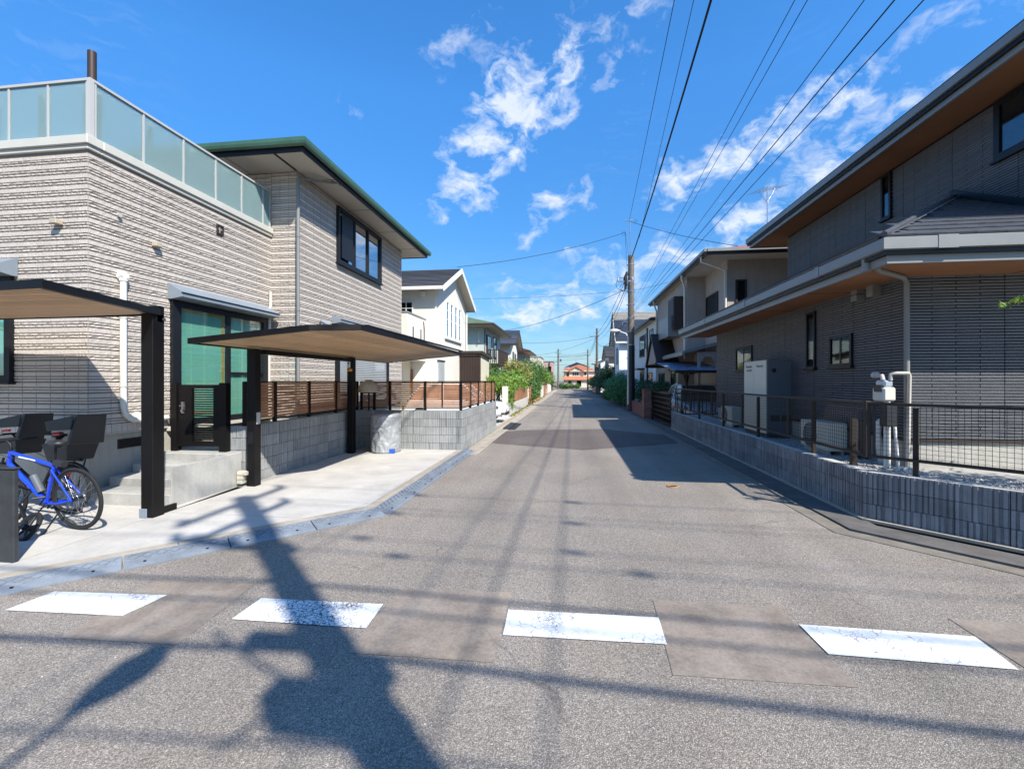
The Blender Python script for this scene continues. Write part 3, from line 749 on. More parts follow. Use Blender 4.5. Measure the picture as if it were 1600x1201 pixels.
for z in (1.35, 1.66, 1.97, 2.28, 2.59): cu.fb(FB, fu0 + .16, fu1 - .16, .005, .0065, z - .005, z + .005, 1)
cu.fb(FB, um - .14, um - .07, .005, .012, fz0 + .1, 2.86, 2).fb(FB, fu0 + .16, um - .14, .005, .012, 1.10, 1.15, 2).fb(FB, fu0 + .16, fu1 - .16, .0052, .013, 2.86, 2.93, 2)
cu.build('screen', ['curtain_teal', 'curtain_line', 'wood_light'], do)
MB().fb(FB, fu0 - .05, fu1 + .1, .0, .16, .88, .935).build('sill', 'coping', do)
# front window (left edge of view), upper side window, lower shuttered window
wa = window(HL, FA, .55, 2.33, 1.68, 3.14, fw=.09, depth=.07, back='curtain_teal', glass='glass_clear')
wu = window(HL, FD, 1.62, 4.26, 4.70, 6.14, fw=.09, depth=.08, nmul=2, back='curtain_white')
MB().fb(FD, 1.75, 2.35, .085, .10, 4.85, 6.0).build('shutter', 'dark_metal', wu)
lw = window(HL, FD, 1.55, 4.85, .95, 3.12, fw=.16, depth=.07, nmul=0, back='shutter')
sl = MB()
for i in range(38): sl.fb(FD, 1.72, 4.68, .028, .045, 1.12 + i * .05, 1.12 + i * .05 + .036)
sl.build('shutter_slats', 'shutter', lw)
# small fittings on the side wall
MB().tube([(-6.44, 5.745, 3.20), (-6.44, 5.745, 1.34), (-6.44, 5.78, 1.20), (-6.44, 5.88, 1.12), (-6.44, 6.02, 1.10), (-6.44, 6.46, 1.10)], .042, 12).build('vent_pipe', 'pipe_white', HL)
MB().tube([(-6.49, 5.745, 3.20), (-6.42, 5.745, 3.24)], .066, 14).tube([(-6.44, 5.745, 3.14), (-6.44, 5.745, 3.21)], .052, 12).build('pipe_elbow', 'pipe_white', HL)
for z in (1.6, 2.6): MB().tube([(-6.44, 5.745, z), (-6.44, 5.745, z + .02)], .049, 12).build('pipe_clip', 'pipe_beige', HL)
MB().tube([(-6.49, 5.98, 1.17), (-6.455, 5.98, 1.17)], .055, 20).build('vent_cap', 'pipe_white', HL)
MB().tube([(-6.49, 5.71, 4.09), (-6.45, 5.71, 4.09)], .03, 14).build('vent_cap', 'alu_pale', HL)
bev(MB().box(-6.485, -6.40, 6.23, 6.34, 3.80, 3.875).build('wall_light', 'canvas', HL)); bev(MB().box(-6.98, -6.87, 5.20, 5.295, 3.82, 3.885).build('wall_light', 'canvas', HL))
vg = MB().fb(FB, 2.22, 2.38, -.01, .01, 4.43, 4.60, 0); vg.fb(FB, 2.22, 2.24, .01, .035, 4.43, 4.6, 1).fb(FB, 2.36, 2.38, .01, .035, 4.43, 4.6, 1).fb(FB, 2.24, 2.36, .01, .03, 4.43, 4.45, 1).fb(FB, 2.24, 2.36, .01, .035, 4.58, 4.6, 1).fb(FB, 2.295, 2.305, .01, .02, 4.45, 4.58, 2).fb(FB, 2.24, 2.36, .01, .018, 4.51, 4.52, 2)
vg.build('wall_vent', ['room_dark', 'trim_brown', 'alu_pale'], HL)
fv = MB().fb(FB, .42, .86, -.04, -.012, .70, .84, 0)
for i in range(5): fv.fb(FB, .44, .84, -.012, -.004, .715 + i * .024, .727 + i * .024, 1)
fv.build('foundation_vent', ['trim_brown', 'dark_metal'], HL)
MB().tube([(-6.44, 8.98, 3.62), (-6.44, 8.98, 3.30), (-6.44, 8.93, 3.22), (-6.44, 8.93, .9)], .034, 10).build('drain_pipe', 'pipe_beige', HL)
MB().fb(FB, 3.63, 3.68, .0, .06, 2.62, 2.92).build('bracket', 'dark_metal', HL)
sl_ = MB().tube([(-5.86, 9.99, 2.98), (-5.80, 9.99, 2.98), (-5.80, 10.02, 3.05)], .018, 8).tube([(-5.86, 9.99, 2.98), (-5.84, 9.99, 2.98)], .045, 12).tube([(-5.84, 9.93, 3.11), (-5.74, 10.06, 3.04)], [.035, .055], 14).tube([(-5.84, 10.06, 3.11), (-5.76, 10.14, 3.05)], [.03, .045], 14)
sl_.build('security_light', 'cover_grey', HL)

# ---- concrete steps, gate, planter blocks
ST = thing('steps', 'bare concrete steps with four risers leading up to the black gate', 'steps', (-5.8, 5.2, DZ))
for i, (y0, h) in enumerate(((5.18, .22), (5.52, .34), (5.86, .46), (6.2, .58))):
    bev(MB().box(-6.42, -5.12, y0, 6.2 + .01 * i if i < 3 else 7.5, DZ - .02 if i == 0 else (.22, .34, .46)[i - 1] - .03, h).build('step', 'concrete_steps', ST), .01)
bev(MB().box(-5.118, -5.10, 5.18, 6.42, DZ - .02, .575).build('side_face', 'concrete_steps', ST), .004)
pav = thing('edging_bricks', 'cream edging bricks stacked at the foot of the black post', 'brick', (-5.0, 6.36, DZ))
for i, (w, z) in enumerate(((.09, .1), (.1, .165), (.16, .235))): bev(MB().box(-5.085, -5.085 + w, 6.30, 6.40, z + .003, z + .062).build('brick', 'wood_light' if i > 3 else 'wall_cream', pav), .006)
GT = thing('gate', 'black metal gate with narrow louvres at the top of the concrete steps', 'gate', (-5.8, 6.4, .58))
MB().box(-6.28, -6.18, 6.36, 6.46, .58, 1.66).build('post', 'black_metal', GT); MB().box(-5.435, -5.315, 6.36, 6.46, .58, 1.66).build('post', 'black_metal', GT)
MB().box(-6.17, -5.93, 6.385, 6.435, .66, 1.63).build('stile', 'black_metal', GT); MB().box(-5.555, -5.445, 6.385, 6.435, .66, 1.63).build('stile', 'black_metal', GT)
MB().box(-5.93, -5.555, 6.385, 6.435, 1.57, 1.63).build('rail', 'black_metal', GT); MB().box(-5.93, -5.555, 6.385, 6.435, .66, .74).build('rail', 'black_metal', GT)
sm = MB().box(-5.93, -5.555, 6.395, 6.425, 0, .019).mesh('slat', 'black_metal')
for i in range(22): piece('slat', sm, GT, T(0, 0, .755 + i * .0372))
MB().box(-6.09, -6.05, 6.355, 6.385, 1.18, 1.36).tube([(-6.07, 6.36, 1.30), (-6.07, 6.31, 1.30), (-5.98, 6.31, 1.30)], .012, 8).tube([(-6.07, 6.385, 1.22), (-6.07, 6.34, 1.22)], .02, 10).build('handle', 'steel', GT)

# ---- ribbed block wall with wooden slat fence round the lot
def block_mesh(name, mat, L_=.392, H_=.192, D_=.10, ribs=9, dep=.010, seed=0, gw=.007):
    r = random.Random(seed); m = MB(); xs = []; g = L_ / ribs
    for i in range(ribs):
        j = g * r.uniform(-.22, .22) if 0 < i else 0; w = g - gw - .002; a_ = i * g + j; xs += [(a_, 0), (a_ + .001, dep), (a_ + w, dep), (a_ + w + .001, 0)]
    xs.append((L_, 0)); xs = [(min(L_, a), b) for a, b in xs]; xs.sort(key=lambda t: t[0]); n = len(xs)
    v = [(a, b, 0.) for a, b in xs] + [(a, b, H_) for a, b in xs] + [(0, -D_, 0), (L_, -D_, 0), (0, -D_, H_), (L_, -D_, H_)]
    fs = [(i, i + 1, n + i + 1, n + i) for i in range(n - 1)] + [tuple(range(n, 2 * n)) + (2 * n + 3, 2 * n + 2), (2 * n, 2 * n + 1, n - 1) + tuple(range(n - 2, -1, -1)), (2 * n, 0, n, 2 * n + 2), (2 * n + 1, 2 * n + 3, 2 * n - 1, n - 1), (2 * n, 2 * n + 2, 2 * n + 3, 2 * n + 1)]
    m.add(v, fs); return m.mesh(name, mat)


def block_run(parent, fr, L_, z0, rows, meshes, bl=.4, bh=.2, off=True, backmat='mortar', depth=.10, last_h=None):
    rr = random.Random(int(L_ * 77)); n = 0
    MB().fb(fr, .01, L_ - .01, -depth + .01, -.012, z0 - .05, z0 + rows * bh - .014).build('mortar', backmat, parent)
    for r_ in range(rows):
        u = -(bl / 2 if (off and r_ % 2) else 0)
        while u < L_ - .01:
            a = max(0, u); b = min(u + bl, L_)
            if b - a > .03: piece('block', meshes[rr.randrange(len(meshes))], parent, fr.mat(a + .003, 0, z0 + r_ * bh + .003, (b - a - .007) / (bl - .008), 1, 1)); n += 1
            u += bl
    return n


BG = [block_mesh('block', 'block_grey', H_=.183, ribs=9, seed=i, gw=.008, dep=.012) for i in range(3)]
BW = thing('block_wall', 'grey ribbed concrete block wall carrying the brown slat fence beside the driveway', 'wall', (-2.5, 10.3, 0))
F1 = Fr((-5.32, 6.47, 0), (1, 0), (0, -1)); F2 = Fr((-5.05, 6.47, 0), (0, 1), (1, 0)); F3 = Fr((-5.05, 10.3, 0), (1, 0), (0, -1)); F4 = Fr((-2.5, 10.3, 0), (0, 1), (1, 0))
block_run(BW, F1, .27, .03, 5, BG, bh=.19, off=False); block_run(BW, F2, 3.83, .03, 5, BG, bh=.19, off=False); block_run(BW, F3, 2.55, .03, 5, BG, bh=.19, off=False); block_run(BW, F4, 4.85, .03, 5, BG, bh=.19, off=False)
cpm = MB(); cpm.box(-5.15, -5.055, 6.57, 10.3, .975, .985).box(-5.04, -2.505, 10.31, 10.395, .975, .985).box(-2.595, -2.505, 10.4, 15.14, .975, .985); cpm.build('cap', 'block_grey', BW)
SF = thing('slat_fence', 'brown wooden-look slat fence in black frames on top of the grey block wall', 'fence', (-2.5, 10.35, .98))


def slat_run(fr, L_, z0, z1, posts, n=12, subs=()):
    for p in posts: bev(MB().fb(fr, p - .028, p + .028, -.03, .03, z0 - .08, z1 + .02).build('post', 'black_metal', SF), .004)
    for p in subs: MB().fb(fr, p - .012, p + .012, -.02, .02, z0, z1).build('stile', 'black_metal', SF)
    MB().fb(fr, posts[0], posts[-1], -.025, .032, z1, z1 + .022).build('rail', 'black_metal', SF); MB().fb(fr, posts[0], posts[-1], -.02, .022, z0 - .03, z0 - .005).build('rail', 'black_metal', SF)
    h = (z1 - z0) / n; ps = sorted(list(posts) + list(subs))
    for a, b in zip(ps[:-1], ps[1:]):
        me = MB().box(0, b - a - .03, -.009, .009, 0, h * .80).mesh('slat', 'slat_wood')
        for i in range(n): piece('slat', me, SF, fr.mat(a + .015, random.uniform(-.001, .001), z0 + h * (i + .13)))


FS2 = Fr((-5.10, 6.47, 0), (0, 1), (1, 0)); FS3 = Fr((-5.02, 10.35, 0), (1, 0), (0, -1)); FS4 = Fr((-2.55, 10.35, 0), (0, 1), (1, 0))
slat_run(FS2, 3.8, 1.06, 1.66, [.03, .75, 1.78, 2.80, 3.80]); slat_run(FS3, 2.47, 1.06, 1.66, [.0, .33, .72, 1.60, 2.47], subs=[2.02]); slat_run(FS4, 4.8, 1.06, 1.66, [.0, 1.0, 2.0, 3.0, 4.1, 4.75])
MB().fb(FS2, .17, .30, .02, .05, .8, .96).build('bracket', 'black_metal', SF)

# ---- carports
def soffit_boards(parent, poly, z_of, axis, step, mat='ceiling_wood', thick=.012, name='ceiling_board'):
    """boards along `axis` clipped to a convex polygon"""
    lo = min(p[1 - axis] for p in poly); hi = max(p[1 - axis] for p in poly); k = lo + .005
    def cut(c):
        xs = []
        for i in range(len(poly)):
            a, b = poly[i], poly[(i + 1) % len(poly)]; s, e = a[1 - axis], b[1 - axis]
            if (s - c) * (e - c) <= 0 and abs(s - e) > 1e-9: t = (c - s) / (e - s); xs.append(a[axis] + (b[axis] - a[axis]) * t)
        return (min(xs), max(xs)) if len(xs) > 1 else None
    while k < hi - .01:
        e = min(k + step - .012, hi - .004); A, B = cut(k), cut(e)
        if A and B:
            q = [(A[0], k), (A[1], k), (B[1], e), (B[0], e)]; q = [(p if axis == 0 else (p[1], p[0])) for p in q]
            MB().hexa([(x, y, z_of(x, y)) for x, y in q] + [(x, y, z_of(x, y) + thick) for x, y in q]).build(name, mat, parent)
        k += step


def shrink(poly, d):
    cx = sum(p[0] for p in poly) / len(poly); cy = sum(p[1] for p in poly) / len(poly)
    return [(p[0] + (cx - p[0]) * d / math.hypot(cx - p[0], cy - p[1]), p[1] + (cy - p[1]) * d / math.hypot(cx - p[0], cy - p[1])) for p in poly]


def carport(root, poly, z_of, axis, th=.075):
    n = len(poly); inn = shrink(poly, .07)
    soffit_boards(root, inn, z_of, axis, .115)
    for i in range(n):
        a, b = poly[i], poly[(i + 1) % n]; c, d = inn[(i + 1) % n], inn[i]
        q = [(*a, z_of(*a) - .012), (*b, z_of(*b) - .012), (*c, z_of(*c) - .012), (*d, z_of(*d) - .012)]
        MB().hexa(q + [(x, y, z + th) for x, y, z in q]).build('edge_beam', 'black_metal', root)
    q = [(*p, z_of(*p) + .03) for p in inn]
    MB().prism(q, (0, 0, .03)).build('roof_panel', 'dark_metal', root)


CP2 = thing('carport', 'black carport on two posts over the driveway, wood-look ceiling boards underneath', 'carport', (-4.86, 8, DZ), group=None)
pz = lambda x, y: 2.2 + .1 * (x + 5.1)
carport(CP2, [(-5.08, 5.40), (-3.40, 5.50), (-2.90, 5.95), (-3.0, 12.3), (-5.15, 12.1)], pz, 1)
for y, z in ((6.42, 2.19), (9.57, 2.21)): bev(MB().box(-4.955, -4.815, y - .07, y + .07, DZ, z).build('post', 'black_metal', CP2), .006)
MB().box(-4.95, -4.82, 6.6, 9.48, 2.115, 2.19).build('beam', 'black_metal', CP2)
MB().prism([(-2.94, 6.1, 2.495), (-2.94, 6.28, 2.52), (-2.94, 12.2, 2.52), (-2.94, 12.28, 2.495)], (-.07, 0, .0)).build('front_gutter', 'black_metal', CP2)
MB().box(-4.93, -4.84, 6.345, 6.352, .72, .9).build('junction_plate', 'dark_metal', CP2); MB().box(-4.814, -4.806, 6.38, 6.46, 1.02, 1.20).build('switch_plate', 'alu_pale', CP2)
st_ = MB().box(-4.945, -4.875, 9.494, 9.499, 1.98, 2.12, 0).box(-4.935, -4.905, 9.491, 9.4935, 2.05, 2.10, 1).box(-4.93, -4.90, 9.491, 9.4935, 2.00, 2.02, 1).box(-4.94, -4.83, 9.494, 9.499, 1.90, 1.955, 2).box(-4.93, -4.90, 9.491, 9.4935, 1.915, 1.94, 1)
st_.build('sticker', ['sticker', 'ink', 'sticker_orange'], CP2)
CP1 = thing('carport', 'black bicycle shelter roof on a single post standing beside the concrete steps', 'carport', (-5.0, 4.85, DZ))
carport(CP1, [(-4.93, 4.88), (-4.45, 3.27), (-9.0, 3.62), (-9.0, 5.0)], lambda x, y: 2.50, 0)
bev(MB().box(-5.08, -4.92, 4.74, 4.90, DZ, 2.50).build('post', 'black_metal', CP1), .006); bev(MB().box(-5.08, -4.92, 4.80, 4.90, 2.40, 2.60).build('bracket', 'black_metal', CP1), .006)
MB().tube([(-4.915, 4.88, 2.44), (-4.90, 4.88, 2.44)], .02, 12).build('bolt', 'steel', CP1); MB().box(-5.0, -4.965, 4.90, 5.12, DZ, .14).build('foot_plate', 'black_metal', CP1)
bev(MB().box(-5.09, -4.99, 4.725, 4.74, DZ, .17).build('foot_cover', 'cover_grey', CP1), .004)
pl_ = thing('gate_pillar', 'low dark grey metal pillar at the left edge by the bicycles', 'pillar', (-5.2, 3.45, DZ)); bev(MB().box(-5.5, -4.955, 3.42, 3.465, DZ - .01, .90).build('body', 'pillar_grey', pl_), .01)
bev(MB().box(-5.51, -4.945, 3.41, 3.475, .90, .912).build('cap', 'pillar_grey', pl_), .004)

# ---- barrel under a wrinkled cover, parasol-like hood on the fence
from mathutils import noise as mn
def crumple(t, z):
    c, s_ = math.cos(t), math.sin(t); v = Vector((c * 2.2, s_ * 2.2, z * 5)); a = mn.noise(v + Vector((0, 0, mn.noise(v * .8) * 1.5))); b = mn.noise(Vector((c * 5, s_ * 5, z * 9 + c * 3)))
    return 1 + .10 * (.5 - abs(a) * 1.6) + .05 * (.4 - abs(b) * 1.5)
BC = thing('covered_drum', 'upright drum under a wrinkled silver cover standing in the driveway corner', 'drum', (-4.20, 9.87, DZ))
MB().lathe([(.0, .88), (.18, .885), (.31, .87), (.335, .83)] + [(.325, .80 - i * .015) for i in range(51)] + [(.335, .03), (.30, .0)], (-4.20, 9.87, DZ), 90, fn=lambda t, z: crumple(t, z) if z < .86 else 1).build('cover', 'cover_silver', BC)
MB().box(-4.06, -3.90, 9.60, 9.68, DZ, .16).build('blue_bag', 'tarp_blue', BC)
UH = thing('folded_parasol', 'beige canvas hood standing above the slat fence behind the second carport post', 'hood', (-4.75, 10.1, 1.0))
MB().lathe([(.25, .0), (.25, .05), (.22, .16), (.15, .25), (.06, .285), (0, .29)], (-4.72, 10.1, 1.42), 24).build('canopy', 'canvas', UH); MB().tube([(-4.72, 10.1, .98), (-4.72, 10.1, 1.68)], .02, 8).build('pole', 'black_metal', UH)

# ---- kerb ramps
def ramp(loc, rz, L_, label, mat='ramp', w=.27, group=None):
    o = thing('kerb_ramp', label, 'kerb ramp', loc, rz, group); m = MB(); h = .058
    m.prism([(0, 0, 0), (0, w, 0), (0, w, h), (0, w - .05, h - .004), (0, .02, .018), (0, 0, .012)], (L_ - .012, 0, 0))
    def zs(y): return .018 + (h - .022) * (y - .02) / (w - .07)
    for k in range(3): y = .035 + k * .03; m.hexa([(.01, y, zs(y) - .002), (L_ - .022, y, zs(y) - .002), (L_ - .022, y + .012, zs(y + .012) - .002), (.01, y + .012, zs(y + .012) - .002), (.01, y, zs(y) + .008), (L_ - .022, y, zs(y) + .008), (L_ - .022, y + .012, zs(y + .012) + .008), (.01, y + .012, zs(y + .012) + .008)])
    n = int(L_ / .055)
    for k in range(n):
        for j in range(2):
            x = .02 + k * (L_ - .05) / n; y0, y1 = (.13, .175) if j == 0 else (.175, .222)
            a, b = (x, x + .045) if (j + k) % 2 else (x + .045, x)
            q = [(a - .004, y0), (a + .004, y0), (b + .004, y1), (b - .004, y1)]
            m.hexa([(u, v, zs(v) - .003) for u, v in q] + [(u, v, zs(v) + .010) for u, v in q])
    w_ = WM[o.name]; mm = MB(); mm.v = [tuple(w_ @ Vector(v)) for v in m.v]; mm.f = m.f; mm.m = m.m; mm.sm = m.sm
    mm.build('body', mat, o)
    for xx in (.15, L_ - .2): MB().tube([w_ @ Vector((xx, .05, .025)), w_ @ Vector((xx, .05, .038))], .012, 8).build('bolt', 'dark_metal', o)
    return o


a45 = math.atan2(1.98, 1.82); L45 = .83; names = ['nearest the left edge of the picture', 'second from the left edge', 'crossed by the shadow of the pole', 'ending at the bend of the kerb']
for i in range(4):
    d = (3 - i) * L45; ramp((-2.27 - math.cos(a45) * (d + L45), 5.36 - math.sin(a45) * (d + L45), .001), a45, L45, 'grey kerb ramp on the slanted corner, the one ' + names[i])
for i in range(6): ramp((-2.25, 5.46 + i * .85, .001), R(90), .855, 'grey kerb ramp beside the driveway, the ' + ['nearest', 'second', 'third', 'fourth', 'fifth', 'farthest'][i] + ' of the straight row', group='grey kerb ramps along the driveway')
ramp((-1.86, 15.3, .001), R(90), 2.1, 'black rubber kerb ramp in front of the white car', 'ramp_black', .42)

# ================================================================== RIGHT DARK HOUSE
HR = thing('house', 'dark grey brick-clad two-storey house with brown eaves behind the mesh fence', 'house', (4.5, 6.6, .53))
Y0, Y1 = 6.5, 14.2
wb = MB(); wb.box(4.412, 12, Y0 + .012, Y1, .93, 3.10); wb.box(6.412, 12, 6.2, Y1, 3.0, 5.93)
wb.build('wall', 'brick_joint', HR)
MB().box(4.43, 12, Y0 + .03, Y1 - .02, .3, .925).build('foundation', 'foundation', HR)
MB().box(4.40, 12, Y0 - .005, Y0 + .03, .895, .93).box(4.40, 4.43, Y0 + .03, Y1, .895, .93).build('drip_edge', 'trim_brown', HR)
bkm = []
for i in range(3):
    r = random.Random(i); m = MB(); xs = [0, .095, .19, .286]
    t = [.014 + r.uniform(-.003, .003) for _ in xs]
    v = [(x, -.002, .0) for x in xs] + [(x, a - .003, .001) for x, a in zip(xs, t)] + [(x, a, .0275) for x, a in zip(xs, t)] + [(x, -.002, .0295) for x in xs]
    m.add(v, [(a + 4 * j, a + 1 + 4 * j, a + 1 + 4 * (j + 1), a + 4 * (j + 1)) for j in range(3) for a in range(3)] + [(0, 4, 8, 12), (3, 15, 11, 7)]); bkm.append((m, m.mesh('brick', 'brick_dark')))


def brickwork(fr, L_, z0, z1, ops=(), single=None, bw=.28, bh=.0395, panel=1.12):
    bulk = MB(); rr = random.Random(int(L_ * 13)); z = z0; row = 0
    while z < z1 - .03:
        u = 0; bw_ = bw if row % 2 else bw * 4
        while u < L_ - .02:
            a, b = max(u, 0), min(u + bw_, L_); segs = [(a, b)]; zc = z + bh / 2
            for o0, o1, p0, p1 in ops:
                if p0 < zc < p1:
                    ns = []
                    for s0, s1 in segs:
                        if o1 <= s0 or o0 >= s1: ns.append((s0, s1))
                        else: ns += [(s0, o0)] * (o0 - s0 > .02) + [(o1, s1)] * (s1 - o1 > .02)
                    segs = ns
            for k in range(1, int(L_ / 1.12) + 1):
                c = k * 1.12
                segs = [q for s0, s1 in segs for q in (((s0, c - .004), (c + .004, s1)) if s0 < c < s1 else ((s0, s1),)) if q[1] - q[0] > .015]
            for s0, s1 in segs:
                vi = rr.randrange(3); mt = fr.mat(s0 + .004, 0, z + .002, (s1 - s0 - .008) / .286)
                if single and single(s0, z): piece('brick', bkm[vi][1], HR, mt)
                else: m = bkm[vi][0]; bulk.add([mt @ Vector(v) for v in m.v], m.f)
            u += bw_
        z += bh; row += 1
    bulk.build('bricks', 'brick_dark', HR, kind='stuff')


FR1 = Fr((4.412, Y0, 0), (1, 0), (0, -1)); FR1.o.y = Y0 + .012
FR2 = Fr((4.412, Y0 + .012, 0), (0, 1), (-1, 0)); FR3 = Fr((6.412, 6.2, 0), (0, 1), (-1, 0))
brickwork(FR1, 3.6, .94, 3.08, single=lambda u, z: 1.0 < z < 2.35 and u < 1.95)
sw = [(8.68 - Y0, 8.98 - Y0, 1.92, 2.95), (7.62 - Y0, 8.23 - Y0, 1.93, 2.44), (11.5 - Y0, 12.55 - Y0, 1.94, 2.54)]
brickwork(FR2, Y1 - Y0, .94, 3.08, [(a + .02, b - .02, c, d) for a, b, c, d in sw])
uw = [(9.86 - 6.2, 10.14 - 6.2, 4.98, 5.90), (.25, 7.66 - 6.2, 5.0, 5.9)]
brickwork(FR3, Y1 - 6.2, 3.4, 5.90, uw)
for i, (a, b, c, d) in enumerate(sw):
    FRw = FR2; o = window(HR, FRw, a, b, c, d, frame='dark_metal' if i != 2 else 'bronze', fw=.035 if i == 0 else .045, nmul=0 if i == 0 else 1, depth=.045, back='room_dark', curtain=[(.5, 1)] if i == 2 else None)
for a, b, c, d in uw: window(HR, FR3, a, b, c, d, frame='dark_metal', fw=.05 if b - a < .5 else .09, nmul=0 if b - a < .5 else 1, depth=.05, curtain=[(.15, 1)] if b - a > .5 else None)
# lower eave
EX, EY = 3.50, 5.52
MB().box(EX + .13, 12, EY + .13, Y0 + .02, 3.062, 3.08).box(EX + .13, 4.42, Y0 + .02, 15.0, 3.062, 3.08).build('soffit', 'soffit_wood', HR)
sj = MB()
for y in (7.6, 9.4, 11.2, 13.0): sj.box(EX + .14, 4.5, y - .004, y + .004, 3.058, 3.0625)
for x in (5.6, 7.4): sj.box(x - .004, x + .004, EY + .14, Y0, 3.058, 3.0625)
sj.build('soffit_joint', 'trim_brown', HR)
MB().box(EX + .09, EX + .13, EY + .09, 15.04, 3.03, 3.13).box(EX + .13, 12, EY + .09, EY + .13, 3.03, 3.13).build('fascia', 'gutter_grey', HR)
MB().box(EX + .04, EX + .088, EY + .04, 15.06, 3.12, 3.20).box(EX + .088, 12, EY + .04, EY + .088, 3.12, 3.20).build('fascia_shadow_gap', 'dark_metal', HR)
gu = MB()
for (a, b) in (((0, .0), (0, .125)), ((0, .125), (.015, .135)), ((.015, .135), (.11, .13)), ((.0, .0), (.06, -.01)), ((.06, -.01), (.12, .0))):
    z0 = 3.175
    gu.add([(EX + a[0], EY + a[0], z0 + a[1]), (EX + a[0], 15.1, z0 + a[1]), (EX + b[0], 15.1, z0 + b[1]), (EX + b[0], EY + b[0], z0 + b[1])], [(0, 1, 2, 3)])
    gu.add([(EX + a[0], EY + a[0], z0 + a[1]), (12, EY + a[0], z0 + a[1]), (12, EY + b[0], z0 + b[1]), (EX + b[0], EY + b[0], z0 + b[1])], [(0, 1, 2, 3)])
gu.build('gutter', 'gutter_grey', HR)
for y in (6.9, 9.6, 12.3): MB().box(EX - .006, EX + .02, y - .05, y + .05, 3.165, 3.312).build('gutter_joint', 'gutter_grey', HR)
MB().box(EX + .55, EX + .75, EY - .006, EY + .02, 3.165, 3.312).build('gutter_joint', 'gutter_grey', HR)
SL = .5; zr = lambda x, y: 3.30 + SL * min(x - EX, y - EY)
MB().add([(EX, EY, 3.295), (EX, 15.1, 3.295), (6.42, 15.1, 3.295 + SL * 2.92), (6.42, EY + 2.92, 3.295 + SL * 2.92)], [(0, 1, 2, 3)]).add([(EX, EY, 3.295), (6.42, EY + 2.92, 3.295 + SL * 2.92), (12, EY + 2.92, 3.295 + SL * 2.92), (12, EY, 3.295)], [(0, 1, 2, 3)]).add([(EX, 15.1, 3.2), (6.42, 15.1, 3.2), (6.42, 15.1, 4.75), (EX, 15.1, 3.295)], [(0, 1, 2, 3)]).build('roof_deck', 'roof_dark', HR)
tm = MB()  # one shingle tile: slightly tilted slab
tm.hexa([(0, 0, 0), (.295, 0, .004), (.295, .33, -.004), (0, .33, -.006), (0, 0, .022), (.295, 0, .026), (.295, .33, .008), (0, .33, .006)])
tme = tm.mesh('roof_tile', 'roof_tile')
row = 0; y = EY + .02; cs, sn = 1 / math.hypot(1, SL), SL / math.hypot(1, SL)
while y < EY + 2.9:
    x = EX + (y - EY) + .02 - (.15 if row % 2 else 0)
    while x < 9.2:
        if x + .0 > EX + (y - EY):
            mt = Matrix(((1, 0, 0, x), (0, cs, -sn, y), (0, sn, cs, 3.30 + SL * (y - EY) + .006), (0, 0, 0, 1)))
            if x < 8.3 or row < 3: piece('roof_tile', tme, HR, mt)
        x += .30
    y += .235; row += 1
sd = MB(); row = 0; x = EX + .02
while x < 6.3:
    y = EY + (x - EX) + .1
    while y < 15.0:
        if row < 2 or y < 8:
            mt = Matrix(((0, cs, -sn, x), (1, 0, 0, y), (0, sn, cs, 3.30 + SL * (x - EX) + .006), (0, 0, 0, 1)))
            sd.add([mt @ Vector(v) for v in tm.v], tm.f)
        y += .30
    x += .235; row += 1
sd.build('roof_tiles', 'roof_tile', HR, kind='stuff')
hp = MB(); hp.tube([(EX, EY, 3.34), (6.42, EY + 2.92, 3.34 + SL * 2.92)], .035, 6); hp.build('hip_cap', 'roof_tile', HR)
MB().hexa([(6.36, EY + .0, 3.32), (6.41, EY, 3.32), (6.41, EY + 2.92, 4.80), (6.36, EY + 2.92, 4.80), (6.36, EY, 3.42), (6.41, EY, 3.42), (6.41, EY + 2.92, 4.90), (6.36, EY + 2.92, 4.90)]).build('flashing', 'dark_metal', HR)
# upper eave
UX, UY0, UY1 = 5.60, 4.9, 15.2
MB().box(UX + .13, 13, UY0 + .1, UY1 - .1, 5.93, 5.95).build('soffit', 'soffit_wood', HR)
MB().box(UX + .09, UX + .13, UY0 + .06, UY1 - .06, 5.90, 6.0).box(UX + .13, 13, UY1 - .1, UY1 - .06, 5.90, 6.0).box(UX + .13, 13, UY0 + .06, UY0 + .1, 5.90, 6.0).build('fascia', 'gutter_grey', HR)
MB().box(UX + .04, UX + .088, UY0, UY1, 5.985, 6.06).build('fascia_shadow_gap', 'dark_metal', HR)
MB().box(UX, UX + .12, UY0, UY1, 6.045, 6.17).build('gutter', 'gutter_grey', HR)
MB().prism([(UX, UY0, 6.172), (UX, UY0, 6.19), (9.6, UY0, 7.6), (13.2, UY0, 6.2), (13.2, UY0, 6.0), (UX + .1, UY0, 6.0)], (0, UY1 - UY0, 0)).build('roof', 'roof_dark', HR)
# fittings on the long wall
MB().tube([(4.34, 6.42, .50), (4.34, 6.42, 2.96), (4.28, 6.38, 3.02), (3.75, 6.0, 3.04), (3.60, 5.95, 3.16)], .032, 12).build('downpipe', 'pipe_grey', HR)
MB().tube([(3.58, 5.95, 3.22), (3.58, 5.95, 3.02)], .05, 12).build('gutter_outlet', 'gutter_grey', HR)
MB().box(4.26, 4.44, 6.36, 6.49, .53, .575).build('pipe_foot', 'concrete_pale', HR)
for y in (7.42, 7.06): bev(MB().box(4.28, 4.41, y - .07, y + .07, 3.0 if y > 7.4 else 2.98, 3.03 + .12 - .03).box(4.28, 4.41, y - .07, y + .07, 2.90, 2.99).build('vent_hood', 'gutter_grey', HR), .006)

